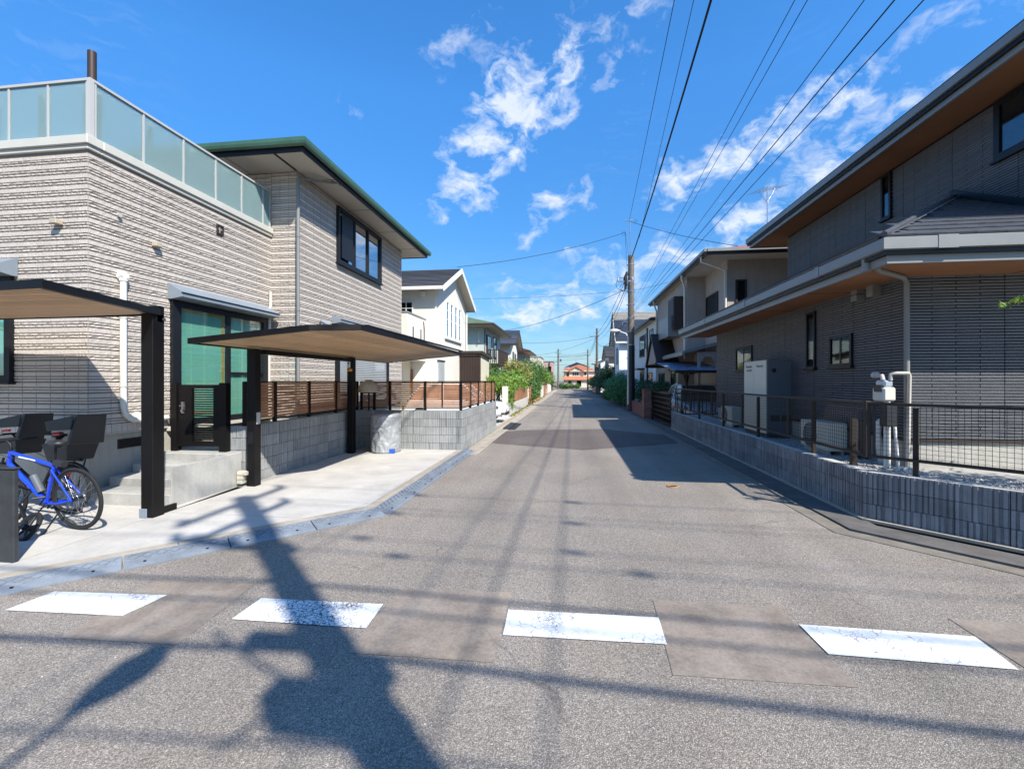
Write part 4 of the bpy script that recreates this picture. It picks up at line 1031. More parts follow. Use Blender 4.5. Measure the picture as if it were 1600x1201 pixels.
# ---- block wall with mesh fence
BD = [block_mesh('block', 'block_dark', H_=.183, ribs=8, dep=.016, seed=20 + i, gw=.016) for i in range(3)]
WR = thing('block_wall', 'dark ribbed concrete block wall under the mesh fence of the dark house', 'wall', (3.53, 5.93, 0))
G1 = Fr((3.53, 16.2, 0), (0, -1), (-1, 0)); a2 = (.70, -.714); G2 = Fr((3.53, 5.93, 0), a2, (-.714, -.70))
block_run(WR, G1, 10.27, .03, 3, BD, bh=.19, off=False); block_run(WR, G2, 6.0, .03, 3, BD, bh=.19, off=False)
cc = MB().fb(G1, 0, 10.27, -.125, -.105, .3, .595); cc.fb(G1, 0, 10.25, -.12, -.002, .594, .600); cc.fb(G2, .05, 6, -.12, -.002, .594, .600); cc.build('cap', 'concrete_pale', WR)
MF = thing('mesh_fence', 'dark bronze wire mesh fence standing on the block wall of the dark house', 'fence', (3.59, 6.0, .6))
G3 = Fr((3.60, 16.2, 0), (0, -1), (-1, 0)); G4 = Fr((3.60, 5.98, 0), a2, (-.714, -.70))
def mesh_panel(fr, u0, u1, z0=.80, z1=1.40):
    m = MB(); n = int((u1 - u0) / .05)
    for i in range(n): u = u0 + (u1 - u0) * (i + .5) / n; m.fb(fr, u - .0019, u + .0019, -.0019, .0019, z0, z1)
    for i in range(12): z = z0 + .015 + (z1 - z0) * i / 12; m.fb(fr, u0, u1, .0019, .0054, z, z + .0035)
    m.build('wire_mesh', 'bronze', MF)
    for a_, b_ in ((u0, u0 + .022), (u1 - .022, u1)): MB().fb(fr, a_, b_, -.012, .012, z0, z1).build('stile', 'bronze', MF)


for i in range(5): mesh_panel(G3, .25 + i * 2.0, .25 + i * 2.0 + 1.985)
for i in range(3): mesh_panel(G4, .06 + i * 2.0, .06 + i * 2 + 1.985)
for fr, L_ in ((G3, 10.24), (G4, 6.1)):
    bev(MB().fb(fr, 0, L_, -.024, .026, 1.40, 1.435).build('top_rail', 'bronze', MF), .004); bev(MB().fb(fr, 0, L_, -.02, .022, .765, .80).build('bottom_rail', 'bronze', MF), .004)
for u in (.9, 2.9, 4.9, 6.9, 8.9): MB().fb(G3, u, u + .05, -.07, -.026, .5, 1.38).build('post', 'bronze', MF)
for u in (9.83,): MB().fb(G3, u, u + .06, -.09, -.026, .5, 1.20).build('post', 'bronze', MF)
for u in (.42, 2.3, 4.3): MB().fb(G4, u, u + .05, -.07, -.026, .5, 1.38).build('post', 'bronze', MF)
bev(MB().box(3.575, 3.635, 5.955, 6.015, .76, 1.45).build('corner_post', 'bronze', MF), .005)

# ---- equipment along the wall
CB = thing('equipment_cabinet', 'tall white and grey fuel cell cabinet standing between mesh fence and dark wall', 'cabinet', (4.1, 10.2, .53))
bev(MB().box(3.96, 4.42, 9.63, 10.78, .60, 2.12).build('body', 'unit_grey', CB), .012)
bev(MB().box(3.935, 3.957, 9.635, 10.24, .62, 2.11).build('door_panel', 'unit_white', CB), .005); bev(MB().box(3.935, 3.957, 10.245, 10.775, .62, 2.11).build('door_panel', 'unit_white', CB), .005)
MB().box(3.96, 4.42, 9.66, 10.75, .53, .60).build('plinth', 'concrete_dark', CB)
gl_ = MB()
for x in (4.02, 4.23): gl_.box(x, x + .17, 9.618, 9.628, .88, 1.0)
gl_.build('vent_grille', 'room_dark', CB)
MB().lathe([(0, -.004), (.045, -.004), (.045, .002)], (4.08, 9.626, 1.90), 20, axis='y').build('badge', 'room_dark', CB)
def text(s_, size, mat4, mat, parent, name='lettering'):
    cu = bpy.data.curves.new(name, 'FONT'); cu.body = s_; cu.size = size; cu.extrude = .0006; cu.align_x = 'CENTER'; cu.align_y = 'CENTER'; cu.materials.append(M[mat])
    o = bpy.data.objects.new(name, cu); C.objects.link(o); me = bpy.data.meshes.new_from_object(o); bpy.data.objects.remove(o); return ln(bpy.data.objects.new(name, me), mat4, parent)


RXm = Matrix(((0, 0, -1, 0), (-1, 0, 0, 0), (0, 1, 0, 0), (0, 0, 0, 1)))
text('Panasonic', .085, T(3.933, 9.93, 2.0) @ RXm, 'ink', CB); text('Panasonic', .085, T(3.933, 10.50, 2.0) @ RXm, 'ink', CB); text('ENE-FARM', .06, T(3.933, 10.47, 1.91) @ RXm, 'ink', CB)


def ac(loc, label, w=.8, h=.55, d=.29):
    """outdoor unit; its long face looks to the street (-x)"""
    x, y, z = loc; o = thing('air_conditioner', label, 'air conditioner', loc)
    bev(MB().box(x, x + d, y - w / 2, y + w / 2, z + .06, z + h).build('body', 'unit_white', o), .012)
    MB().torus((x - .004, y + .1, z + h * .53), .20, .008, (1, 0, 0), 28, 6).build('fan_ring', 'unit_grey', o)
    g = MB().lathe([(0, -.002), (.195, -.002), (.195, .001)], (x - .002, y + .1, z + h * .53), 28, axis='x'); g.build('fan_opening', 'unit_grey', o)
    g = MB()
    for i in range(9): zz = z + h * .53 - .18 + i * .045; hw = math.sqrt(max(0, .19 ** 2 - (zz - z - h * .53) ** 2)); g.box(x - .012, x - .008, y + .1 - hw, y + .1 + hw, zz, zz + .006)
    g.build('fan_grille', 'unit_white', o)
    MB().box(x + .03, x + .07, y - w / 2 + .05, y + w / 2 - .05, z, z + .06).box(x + d - .07, x + d - .03, y - w / 2 + .05, y + w / 2 - .05, z, z + .06).build('foot', 'concrete_pale', o)
    return o


ac((3.98, 7.95, .53), 'white air conditioner outdoor unit near the gas meter, right of the tall cabinet', .82, .5); ac((3.98, 12.1, .53), 'small white air conditioner outdoor unit beyond the tall cabinet', .78, .5)
VP = thing('pipe_riser', 'black ribbed hose and white pipe rising beside the right air conditioner', 'pipe', (4.36, 7.36, .53))
MB().tube([(4.30, 7.40, .60), (4.32, 7.38, 1.06), (4.45, 7.36, 1.12)], .03, 8).build('pipe', 'pipe_white', VP); MB().tube([(4.34, 7.3, .53), (4.34, 7.3, 1.10)], .055, 10).tube([(4.34, 7.32, 1.10), (4.36, 7.33, 1.26)], [.09, .07], 12).build('hose', 'plastic_black', VP)
MB().tube([(4.40, 6.98, .53), (4.34, 6.98, .95), (4.34, 6.96, 1.10), (4.42, 6.92, 1.17), (4.5, 6.92, 1.17)], .045, 10).build('bent_pipe', 'pipe_white', VP)
GM = thing('gas_meter', 'pale blue-white gas meter with beige pipes on the dark brick wall', 'gas meter', (4.2, 6.55, .53))
bev(MB().box(4.01, 4.16, 6.33, 6.56, 1.43, 1.61).build('body', 'unit_white', GM), .02); bev(MB().box(4.03, 4.14, 6.35, 6.53, 1.61, 1.70).build('head', 'paint_silver', GM), .02)
bev(MB().box(3.995, 4.009, 6.36, 6.50, 1.55, 1.64).build('counter', 'plastic_black', GM), .003)
MB().tube([(4.11, 6.36, 1.70), (4.11, 6.36, 1.78), (4.16, 6.33, 1.79), (4.30, 6.33, 1.79), (4.33, 6.36, 1.76), (4.33, 6.38, .9), (4.33, 6.40, .55)], .022, 10).build('pipe', 'pipe_beige', GM)
MB().tube([(4.11, 6.50, 1.70), (4.11, 6.52, 1.76), (4.11, 6.64, 1.77)], .026, 10).tube([(4.11, 6.62, 1.77), (4.11, 6.68, 1.77)], .042, 12).build('valve', 'pipe_beige', GM)
MB().tube([(4.10, 6.44, 1.42), (4.10, 6.44, .55)], .02, 8).tube([(4.18, 6.50, 1.42), (4.18, 6.50, .55)], .02, 8).tube([(4.16, 6.36, 1.1), (4.19, 6.34, .55)], .018, 8).build('pipe', 'pipe_white', GM)
bev(MB().box(4.06, 4.20, 6.36, 6.50, 1.10, 1.38).build('box', 'plastic_black', GM), .01)
# leaf sprig from a small tree just outside the view
TS = shrub('shrub', 'small bright green tree whose tip reaches in at the right edge of the picture', 'tree', (5.75, 4.75, .53), [(-.15, -.15, 1.75, .62, .62, .55), (.3, .1, 1.5, .55, .5, .45), (0, -.1, 2.15, .4, .4, .35)], 1500, .05, 'leaf_bright', 3, seed=5, trunk_r=.022)
leafobj('twig_leaves', foliage([(4.47, 5.02, 2.50, .15, .13, .045), (4.30, 5.06, 2.46, .07, .06, .03), (4.82, 4.97, 2.48, .2, .18, .06)], 120, .042, 9), 'leaf_bright', TS)
MB().tube([(5.6, 4.7, 2.1), (5.0, 4.95, 2.44), (4.30, 5.06, 2.48)], [.012, .008, .003], 6).build('twig', 'bark', TS)
WD = thing('weed', 'small yellow-green weed growing in the gravel behind the mesh fence', 'weed', (4.3, 5.55, .53))
leafobj('leaves', foliage([(4.22, 5.62, .55, .06, .05, .03)], 26, .022, 4), 'leaf_yellow', WD)
mh = thing('manhole_cover', 'small round rust-brown manhole lid in the asphalt at the edge of the house shadow', 'manhole cover', (1.63, 7.44, 0))
MB().lathe([(0, .006), (.055, .006), (.06, .004)], (1.63, 7.44, 0), 24).build('lid', 'trim_brown', mh); MB().torus((1.63, 7.44, .004), .078, .014, (0, 0, 1), 28, 6).build('ring', 'rust', mh)

# ================================================================== HOUSES ALONG THE STREET
def house(label, x0, x1, y0, y1, zw, wall, rtype, pitch, over, rmat, cat='house', fascia='trim_white', soff='soffit', name='house', group=None, z0=0, course=True):
    h = thing(name, label, cat, ((x0 if x0 > 0 else x1), y0, z0), 0, group)
    m = MB().box(x0, x1, y0, y1, z0, zw)
    cx, cy = (x0 + x1) / 2, (y0 + y1) / 2
    if rtype == 'gx': m.prism([(x0, y0, zw), (x0, y1, zw), (x0, cy, zw + (cy - y0) * pitch)], (x1 - x0, 0, 0))
    if rtype == 'gy': m.prism([(x0, y0, zw), (x1, y0, zw), (cx, y0, zw + (cx - x0) * pitch)], (0, y1 - y0, 0))
    m.build('wall', wall, h)
    a0, a1, b0, b1 = x0 - over, x1 + over, y0 - over, y1 + over; t = .12; ez = zw - over * pitch
    r = MB(); f = MB(); s = MB()
    def slope(p, q, u, v):  # eave p->q, ridge v<-u
        r.hexa([p, q, u, v] + [(x, y, z + t) for x, y, z in (p, q, u, v)])
        if rtype in ('gx', 'gy'): s.hexa([(x, y, z - .03) for x, y, z in (p, q, u, v)] + [(x, y, z - .004) for x, y, z in (p, q, u, v)])
        if course:
            P_, Q, U, V_ = map(Vector, (p, q, u, v)); L_ = (V_ - P_).length; k = int(L_ / .28)
            nrm = (Q - P_).cross(V_ - P_).normalized(); nrm = nrm if nrm.z > 0 else -nrm
            for i in range(k):
                A, B = i / k, (i + .93) / k
                c = [P_.lerp(V_, A), Q.lerp(U, A), Q.lerp(U, B), P_.lerp(V_, B)]; up = Vector((0, 0, t + .001))
                lo = [w + up for w in c]; hi = [c[0] + up + nrm * .03, c[1] + up + nrm * .03, c[2] + up + nrm * .006, c[3] + up + nrm * .006]
                r.hexa(lo + hi)
    if rtype == 'gx':
        pk = zw + (cy - y0) * pitch
        slope((a0, b0, ez), (a1, b0, ez), (a1, cy, pk), (a0, cy, pk)); slope((a1, b1, ez), (a0, b1, ez), (a0, cy, pk), (a1, cy, pk))
        for X, sg in ((a0, -1), (a1, 1)):
            for b in (b0, b1):
                f.hexa([(X, b, ez - .10), (X + sg * .03, b, ez - .10), (X + sg * .03, cy, pk - .10), (X, cy, pk - .10), (X, b, ez + t + .02), (X + sg * .03, b, ez + t + .02), (X + sg * .03, cy, pk + t + .02), (X, cy, pk + t + .02)])
        for b, sg in ((b0, -1), (b1, 1)): f.box(a0, a1, min(b, b + sg * .10), max(b, b + sg * .10), ez - .03, ez + .10)
    elif rtype == 'gy':
        pk = zw + (cx - x0) * pitch
        slope((a0, b1, ez), (a0, b0, ez), (cx, b0, pk), (cx, b1, pk)); slope((a1, b0, ez), (a1, b1, ez), (cx, b1, pk), (cx, b0, pk))
        for Y, sg in ((b0, -1), (b1, 1)):
            for a in (a0, a1):
                f.hexa([(a, Y, ez - .06), (a, Y + sg * .03, ez - .06), (cx, Y + sg * .03, pk - .06), (cx, Y, pk - .06), (a, Y, ez + t + .02), (a, Y + sg * .03, ez + t + .02), (cx, Y + sg * .03, pk + t + .02), (cx, Y, pk + t + .02)])
        for a, sg in ((a0, -1), (a1, 1)): f.box(min(a, a + sg * .1), max(a, a + sg * .1), b0, b1, ez - .03, ez + .10)
    elif rtype == 'hip':
        hw = min(a1 - a0, b1 - b0) / 2; pk = zw + .0 + (hw) * pitch; ez = zw
        if a1 - a0 > b1 - b0: A, B = (a0 + hw, cy, pk), (a1 - hw, cy, pk)
        else: A, B = (cx, b0 + hw, pk), (cx, b1 - hw, pk)
        if a1 - a0 > b1 - b0:
            slope((a0, b0, ez), (a1, b0, ez), B, A); slope((a1, b1, ez), (a0, b1, ez), A, B); slope((a0, b1, ez), (a0, b0, ez), A, A); slope((a1, b0, ez), (a1, b1, ez), B, B)
        else:
            slope((a0, b0, ez), (a1, b0, ez), A, A); slope((a1, b0, ez), (a1, b1, ez), B, A); slope((a1, b1, ez), (a0, b1, ez), B, B); slope((a0, b1, ez), (a0, b0, ez), A, B)
        for b, sg in ((b0, -1), (b1, 1)): f.box(a0 - .1, a1 + .1, min(b, b + sg * .1), max(b, b + sg * .1), ez - .03, ez + .10)
        for a, sg in ((a0, -1), (a1, 1)): f.box(min(a, a + sg * .1), max(a, a + sg * .1), b0, b1, ez - .03, ez + .10)
        s.box(a0 + .02, a1 - .02, b0 + .02, b1 - .02, ez - .025, ez - .004)
    elif rtype == 'flat':
        r.box(x0 - .08, x1 + .08, y0 - .08, y1 + .08, zw + .001, zw + .12)
    r.build('roof', rmat, h)
    if f.v: f.build('fascia', fascia, h)
    if s.v: s.build('soffit', soff, h)
    return h, Fr((x0, y0, 0), (1, 0), (0, -1)), (Fr((x1, y0, 0), (0, 1), (1, 0)) if x1 < 0 else Fr((x0, y0, 0), (0, 1), (-1, 0)))


# --- left row
h, ff, fs = house('cream-white rendered house with dark shingle gable roof and four tall sash windows', -12, -5.5, 18.1, 23.5, 5.62, 'wall_white', 'gx', .46, .42, 'roof_dark')
for i, u in enumerate((1.35, 2.05, 2.85, 3.6)):
    window(h, fs, u, u + .46, 3.65, 5.25, frame='trim_white', fw=.045, nmul=0, hori=(.5, .75), sill=False, curtain=None)
MB().fb(fs, 1.2, 4.2, .0, .09, 3.55, 3.62).build('sill', 'trim_white', h)
window(h, ff, 4.9, 5.5, 4.45, 5.0, frame='trim_white', fw=.04, nmul=1, hori=(.5,), sill=False)
bev(MB().fb(ff, 5.85, 6.05, 0, .16, 5.2, 5.38).build('vent_hood', 'trim_white', h))
bev(MB().fb(ff, 5.02, 5.5, .0, .06, .12, 2.15).build('entrance_door', 'door_wood', h), .01); MB().fb(ff, 5.1, 5.42, .06, .075, 1.45, 2.0).build('door_glass', 'glass', h)
MB().fb(fs, .15, 1.05, .0, .05, .1, 2.5).build('store_door', 'shutter', h); MB().fb(fs, .10, 1.10, .0, .07, 2.5, 2.56).build('door_lintel', 'trim_brown', h)
MB().box(-11, -5.95, 15.9, 18.1, 2.5, 4.2).build('balcony_wall', 'wall_white', h); MB().box(-11, -5.93, 15.88, 18.1, 4.2, 4.26).build('balcony_coping', 'gutter_grey', h)
for y in (16.5, 17.4): MB().box(-5.95, -5.93, y, y + .07, 3.0, 3.75).build('slot', 'room_dark', h)
MB().tube([(-5.93, 17.75, 4.1), (-5.90, 17.75, 3.8), (-5.90, 17.75, 3.2)], .02, 6).build('drain_spout', 'trim_brown', h)
MB().box(-11, -6.6, 16.2, 18.09, 0, 2.499).build('porch_wall', 'wall_cream', h)
MB().tube([(-5.42, 23.3, 5.2), (-5.42, 23.3, .1)], .035, 8).build('downpipe', 'pipe_white', h)
sh = thing('garden_shed', 'dark brown corrugated shed with a cream side beside the white gabled house', 'shed', (-4.4, 22.0, 0))
MB().box(-5.45, -4.42, 22.03, 24.4, 0, 2.98).build('body', 'wall_cream', sh); cm = MB().box(0, .05, -.025, 0, 0, 2.9).mesh('rib', 'trim_brown')
MB().box(-5.46, -4.41, 22.0, 22.03, 0, 2.95).build('front_panel', 'trim_brown', sh)
for i in range(13): piece('rib', cm, sh, T(-5.45 + i * .08, 22.0, .05))
MB().prism([(-6.3, 21.85, 3.03), (-6.3, 24.6, 2.86), (-6.3, 24.6, 2.98), (-6.3, 21.85, 3.16)], (2.02, 0, 0)).build('roof', 'trim_brown', sh)

h, ff, fs = house('pale mint two-storey house with green hip roof and a brown balcony on the street side', -12.5, -5.6, 29, 36, 5.25, 'wall_mint', 'hip', .32, .75, 'roof_green', fascia='trim_brown')
window(h, fs, 1.3, 2.6, 3.4, 4.8, nmul=1, curtain=[(0, 1)]); window(h, fs, 3.6, 5.0, 3.4, 4.9, nmul=1, curtain=[(.4, 1)])
MB().fb(fs, .8, 1.25, .0, .05, 3.4, 4.8).build('shutter', 'trim_brown', h); MB().tube([(-5.55, 29.1, 5.1), (-5.55, 29.1, .2)], .04, 8).build('downpipe', 'pipe_grey', h)
MB().box(-5.6, -4.8, 30.4, 35.0, 2.75, 2.87).build('balcony_floor', 'trim_brown', h)
bb = MB()
for i in range(34): bb.box(-4.83, -4.81, 30.42 + i * .137, 30.48 + i * .137, 2.87, 3.78)
for i in range(6): bb.box(-5.58 + i * .14, -5.53 + i * .14, 30.41, 30.43, 2.87, 3.78)
bb.box(-4.85, -4.79, 30.4, 35, 3.78, 3.84).box(-5.6, -4.85, 30.39, 30.45, 3.78, 3.84); bb.build('balcony_railing', 'trim_brown', h)
MB().box(-8, -5.2, 26.8, 28.9, 2.3, 2.42).box(-5.3, -5.2, 26.9, 27.0, 0, 2.3).build('garage_canopy', 'roof_grey', h)
MB().tube([(-5.9, 29.0, 4.2), (-5.9, 28.8, 4.2), (-5.9, 28.8, 4.9)], .02, 6).build('pole_bracket', 'pipe_white', h)

h, ff, fs = house('cream house with black tiled gable roof behind the left hedges', -12, -5.15, 39, 44, 5.0, 'wall_white', 'gx', .5, .5, 'roof_tile', fascia='trim_brown')
window(h, fs, 1.4, 2.3, 1.4, 4.3, nmul=0, hori=(.45,)); window(h, fs, 3.0, 3.7, 3.1, 4.2, nmul=0); window(h, ff, 4.8, 6.0, 3.0, 4.1, curtain=[(0, 1)])
MB().fb(fs, .0, .9, .0, .03, .0, 2.7).build('brick_panel', 'wall_stone', h)
h, ff, fs = house('pinkish-beige house with maroon hip roof further down the left side', -12, -5.1, 50, 58, 4.9, 'wall_beige', 'hip', .33, .7, 'roof_maroon', fascia='trim_brown')
window(h, fs, 1.0, 2.4, 3.1, 4.4); window(h, fs, 4, 5.2, 3.0, 4.4); window(h, ff, 5.0, 6.2, 3.0, 4.3); MB().box(-5.1, -4.3, 51, 57, 2.6, 3.6).build('balcony', 'wall_pink', h)
h, ff, fs = house('pale flat-roofed building behind the trees on the left', -12, -4.4, 68, 76, 5.2, 'wall_cream', 'flat', 0, 0, 'roof_grey', cat='building')
window(h, fs, 2, 3.5, 3.2, 4.4); window(h, ff, 5, 6.4, 3.2, 4.4)
h, ff, fs = house('dark brown block of a house at the far left end of the street', -6.2, -3.4, 94, 101, 5.5, 'wall_pink', 'flat', 0, 0, 'roof_maroon', cat='building'); window(h, ff, 1.6, 2.4, 3.5, 4.6)
h, ff, fs = house('low white house seen between trees past the junction on the left', -16, -6.5, 88, 92, 4.0, 'wall_white', 'gy', .4, .4, 'roof_dark')
window(h, ff, 7, 8.4, 2.2, 3.2)

# --- house closing the street
h, ff, fs = house('cream house with orange tiled roofs closing the far end of the street', -1.4, 6.0, 108, 115, 3.9, 'wall_cream', 'hip', .38, .5, 'roof_orange', group=None)
MB().box(-1.2, 6.1, 106.4, 108, 0, 1.95).build('front_wall', 'wall_cream', h)
MB().prism([(-1.7, 105.9, 1.9), (-1.7, 108.2, 2.7), (-1.7, 108.2, 2.5), (-1.7, 105.9, 1.75)], (7.9, 0, 0)).build('lower_roof', 'roof_orange', h)
MB().prism([(-.4, 107.5, 3.7), (3.4, 107.5, 3.7), (1.5, 107.5, 4.75)], (0, 3, 0)).build('gable', 'wall_cream', h)
MB().hexa([(-.8, 107.2, 3.55), (1.5, 107.2, 4.85), (1.5, 111, 4.85), (-.8, 111, 3.55), (-.8, 107.2, 3.7), (1.5, 107.2, 5.0), (1.5, 111, 5.0), (-.8, 111, 3.7)]).hexa([(1.5, 107.2, 4.85), (3.8, 107.2, 3.55), (3.8, 111, 3.55), (1.5, 111, 4.85), (1.5, 107.2, 5.0), (3.8, 107.2, 3.7), (3.8, 111, 3.7), (1.5, 111, 5.0)]).build('gable_roof', 'roof_orange', h)
FE = Fr((-1.4, 107.99, 0), (1, 0), (0, -1)); FE2 = Fr((-1.2, 106.4, 0), (1, 0), (0, -1))
window(h, FE, 2.0, 3.6, 2.75, 3.65, frame='trim_white', nmul=2, curtain=[(0, 1)], fw=.07); window(h, FE, .7, 1.3, 2.75, 3.6, nmul=0); window(h, FE, 4.9, 5.3, 3.0, 3.6, nmul=0)
window(h, FE2, .9, 1.6, .9, 1.6, nmul=0); window(h, FE2, 2.9, 3.9, .3, 1.6, nmul=1)
h, ff, fs = house('black roof of a house rising behind the orange-roofed one', -1, 5, 120, 127, 5.0, 'wall_beige', 'hip', .42, .5, 'roof_navy')
MB().tube([(1.7, 123, 5.5), (1.7, 123, 7.6)], .03, 5).build('antenna_mast', 'steel', h)

# --- right row
h, ff, fs = house('grey-beige two-storey house with dusty red hip roof right behind the dark house', 5.7, 12, 17.2, 27, 6.15, 'wall_beige', 'hip', .3, .0, 'roof_red', fascia='trim_brown')
for c in list(h.children):
    if c.name.startswith(('roof', 'fascia', 'soffit')): bpy.data.objects.remove(c)
ex, ey0, ey1, ez = 4.72, 16.2, 27.3, 6.12
MB().hexa([(ex, ey0, ez), (ex, ey1, ez), (8.6, ey1 - 3.5, ez + 1.15), (8.6, ey0 + 3.2, ez + 1.15), (ex, ey0, ez + .08), (ex, ey1, ez + .08), (8.6, ey1 - 3.5, ez + 1.25), (8.6, ey0 + 3.2, ez + 1.25)]).hexa([(ex, ey0, ez), (13, ey0, ez), (12, ey0 + 3.2, ez + 1.15), (8.6, ey0 + 3.2, ez + 1.15), (ex, ey0, ez + .08), (13, ey0, ez + .08), (12, ey0 + 3.2, ez + 1.25), (8.6, ey0 + 3.2, ez + 1.25)]).build('roof', 'roof_red', h)
MB().box(ex - .03, ex, ey0, ey1, ez - .10, ez + .07).box(ex, 13, ey0 - .03, ey0, ez - .10, ez + .07).build('fascia', 'trim_brown', h)
MB().box(ex + .01, 13, ey0 + .01, ey1, ez - .04, ez - .01).build('soffit', 'soffit', h)
MB().box(ex - .13, ex - .03, ey0 - .1, ey1, ez + .0, ez + .1).box(ex - .03, 13, ey0 - .13, ey0 - .03, ez, ez + .1).build('gutter', 'gutter_grey', h)
MB().box(4.95, 5.70, 19.85, 26.3, 2.9, 6.08).box(5.0, 5.7, 21.6, 27, 0, 2.9).build('bay_wall', 'wall_beige', h)
FR5 = Fr((5.7, 17.2, 0), (0, 1), (-1, 0)); FR6 = Fr((4.95, 19.85, 0), (0, 1), (-1, 0)); FR7 = Fr((5.7, 17.2, 0), (1, 0), (0, -1))
window(h, FR5, .98, 2.45, 3.9, 5.15, frame='trim_brown', nmul=0, fw=.06, back='curtain_white'); window(h, FR7, .28, .66, 4.5, 5.35, frame='trim_brown', nmul=0, fw=.06, back='curtain_white')
MB().fb(FR6, .35, 1.55, .0, .45, 3.95, 5.35).build('bay_box', 'trim_brown', h)
lb = MB()
for k in range(12): lb.fb(FR6, .42, 1.48, .45, .47, 4.05 + k * .105, 4.12 + k * .105)
lb.build('louvre', 'trim_brown', h)
window(h, FR6, 1.75, 2.6, 3.95, 5.2, frame='trim_white', nmul=0, back='curtain_white')
MB().fb(FR6, .75, 2.9, .02, .62, 3.65, 3.75).fb(FR6, .75, 2.9, .58, .62, 3.75, 4.55).fb(FR6, .75, .79, .02, .58, 3.75, 4.55).fb(FR6, 2.86, 2.9, .02, .58, 3.75, 4.55).build('balcony', 'gutter_grey', h)
for (x, y, zt, zb) in ((5.62, 17.15, 5.7, 2.3), (4.88, 19.95, 5.7, 2.6), (4.88, 26.2, 5.6, .2)):
    MB().tube([(ex - .08, y - .5, 6.08), (ex - .06, y - .4, 5.95), (x, y, zt), (x, y, zb)], .045, 8).build('downpipe', 'pipe_white', h)
# porch and side passage
MB().prism([(4.35, 18.0, 2.72), (4.35, 21.6, 2.72), (4.35, 21.6, 2.84), (4.35, 18.0, 2.84)], (1.35, 0, .35)).build('porch_roof', 'gutter_grey', h)
MB().box(4.30, 4.40, 17.95, 21.65, 2.66, 2.80).build('porch_gutter', 'gutter_grey', h)
MB().box(4.95, 5.05, 18.2, 18.32, 0, 2.8).box(5.62, 5.70, 18.2, 18.32, 0, 2.8).build('porch_column', 'wall_beige', h)
MB().prism([(5.05, 18.22, 2.8), (5.05, 18.22, 2.35), (5.2, 18.22, 2.62), (5.45, 18.22, 2.62), (5.62, 18.22, 2.35), (5.62, 18.22, 2.8)], (0, .1, 0)).build('arch', 'wall_beige', h)
MB().prism([(4.0, 21.4, 2.5), (4.0, 23.0, 4.0), (4.0, 23.0, 3.85), (4.0, 21.4, 2.35)], (1.0, 0, 0)).prism([(4.0, 23.0, 4.0), (4.0, 24.6, 2.5), (4.0, 24.6, 2.35), (4.0, 23.0, 3.85)], (1.0, 0, 0)).build('porch_gable', 'trim_brown', h)
MB().prism([(4.1, 21.6, 2.5), (4.1, 23.0, 3.8), (4.1, 24.4, 2.5)], (.9, 0, 0)).build('porch_gable_wall', 'wall_beige', h)
window(h, Fr((5.0, 21.6, 0), (0, 1), (-1, 0)), .5, 1.4, .3, 2.2, frame='trim_brown', nmul=0); window(h, Fr((5.0, 21.6, 0), (0, 1), (-1, 0)), 3, 4.4, .8, 2.1, frame='trim_brown')
MB().tube([(4.92, 22.8, 2.25), (4.85, 22.8, 2.25), (4.85, 22.8, 2.15)], .03, 6).build('porch_lamp', 'dark_metal', h)
cn = thing('car_canopy', 'translucent blue car canopy on a single branching post beside the beige house', 'canopy', (4.4, 17.6, 0))
for i in range(6):
    x = 3.75 + i * .32; MB().hexa([(x, 16.6, 2.02), (x + .305, 16.6, 2.02), (x + .305, 20.2, 2.45), (x, 20.2, 2.45), (x, 16.6, 2.035), (x + .305, 16.6, 2.035), (x + .305, 20.2, 2.465), (x, 20.2, 2.465)]).build('roof_sheet', 'blue_panel', cn)
MB().box(3.72, 5.7, 16.54, 16.6, 1.96, 2.06).box(3.72, 5.7, 20.2, 20.26, 2.4, 2.5).build('edge_beam', 'bronze', cn)
MB().tube([(4.4, 17.7, 0), (4.4, 17.7, 2.1)], .05, 8).tube([(4.4, 17.7, 1.5), (4.3, 17.7, 1.95), (3.85, 17.7, 2.08)], .03, 6).tube([(4.4, 17.7, 1.5), (4.5, 17.7, 1.95), (5.4, 17.7, 2.1)], .03, 6).build('post', 'bronze', cn)

h, ff, fs = house('white two-storey house with dark roof edge behind the utility pole', 5.2, 12, 28.2, 37.5, 5.35, 'wall_bright', 'hip', .28, .35, 'roof_dark', fascia='trim_brown')
window(h, fs, .7, 1.9, 3.5, 4.95, nmul=1, bars=7, curtain=[(0, .5)]); window(h, fs, 3.0, 3.6, 3.9, 4.9, nmul=0); window(h, fs, 4.0, 6.0, 3.4, 4.9, nmul=1, bars=9, curtain=[(.5, 1)])
window(h, fs, 1.1, 2.6, .6, 2.2, nmul=1); window(h, fs, 4.2, 5.8, .8, 2.3, nmul=1); MB().fb(fs, 4.0, 6.0, 0, .5, 2.45, 2.55).build('hood', 'trim_brown', h)
MB().tube([(5.15, 30.9, 5.2), (5.15, 30.9, .2)], .05, 8).build('downpipe', 'trim_brown', h)
h, ff, fs = house('bluish-white house wing with a steep navy gable roof', 4.3, 9, 40, 43.6, 5.3, 'wall_bluewhite', 'gx', 1.0, .35, 'roof_navy', fascia='trim_white')
window(h, fs, 1.2, 2.1, 3.2, 4.6, nmul=0); window(h, ff, .8, 1.2, 3.4, 4.8, nmul=0); window(h, fs, .6, 2.0, .9, 2.0)
h, ff, fs = house('tall house with a wide taupe gable roof rising over the white ones', 5.0, 13, 45, 52, 6.0, 'wall_beige', 'gx', .8, .5, 'roof_grey', fascia='trim_brown')
window(h, fs, 1.5, 3, 3.6, 5.0); window(h, fs, 1.5, 3, 6.4, 7.2, nmul=0)
h, ff, fs = house('white house with a sloping black roof line halfway down the right side', 4.7, 12, 55, 61, 4.6, 'wall_white', 'gx', .45, .4, 'roof_dark', fascia='trim_brown')
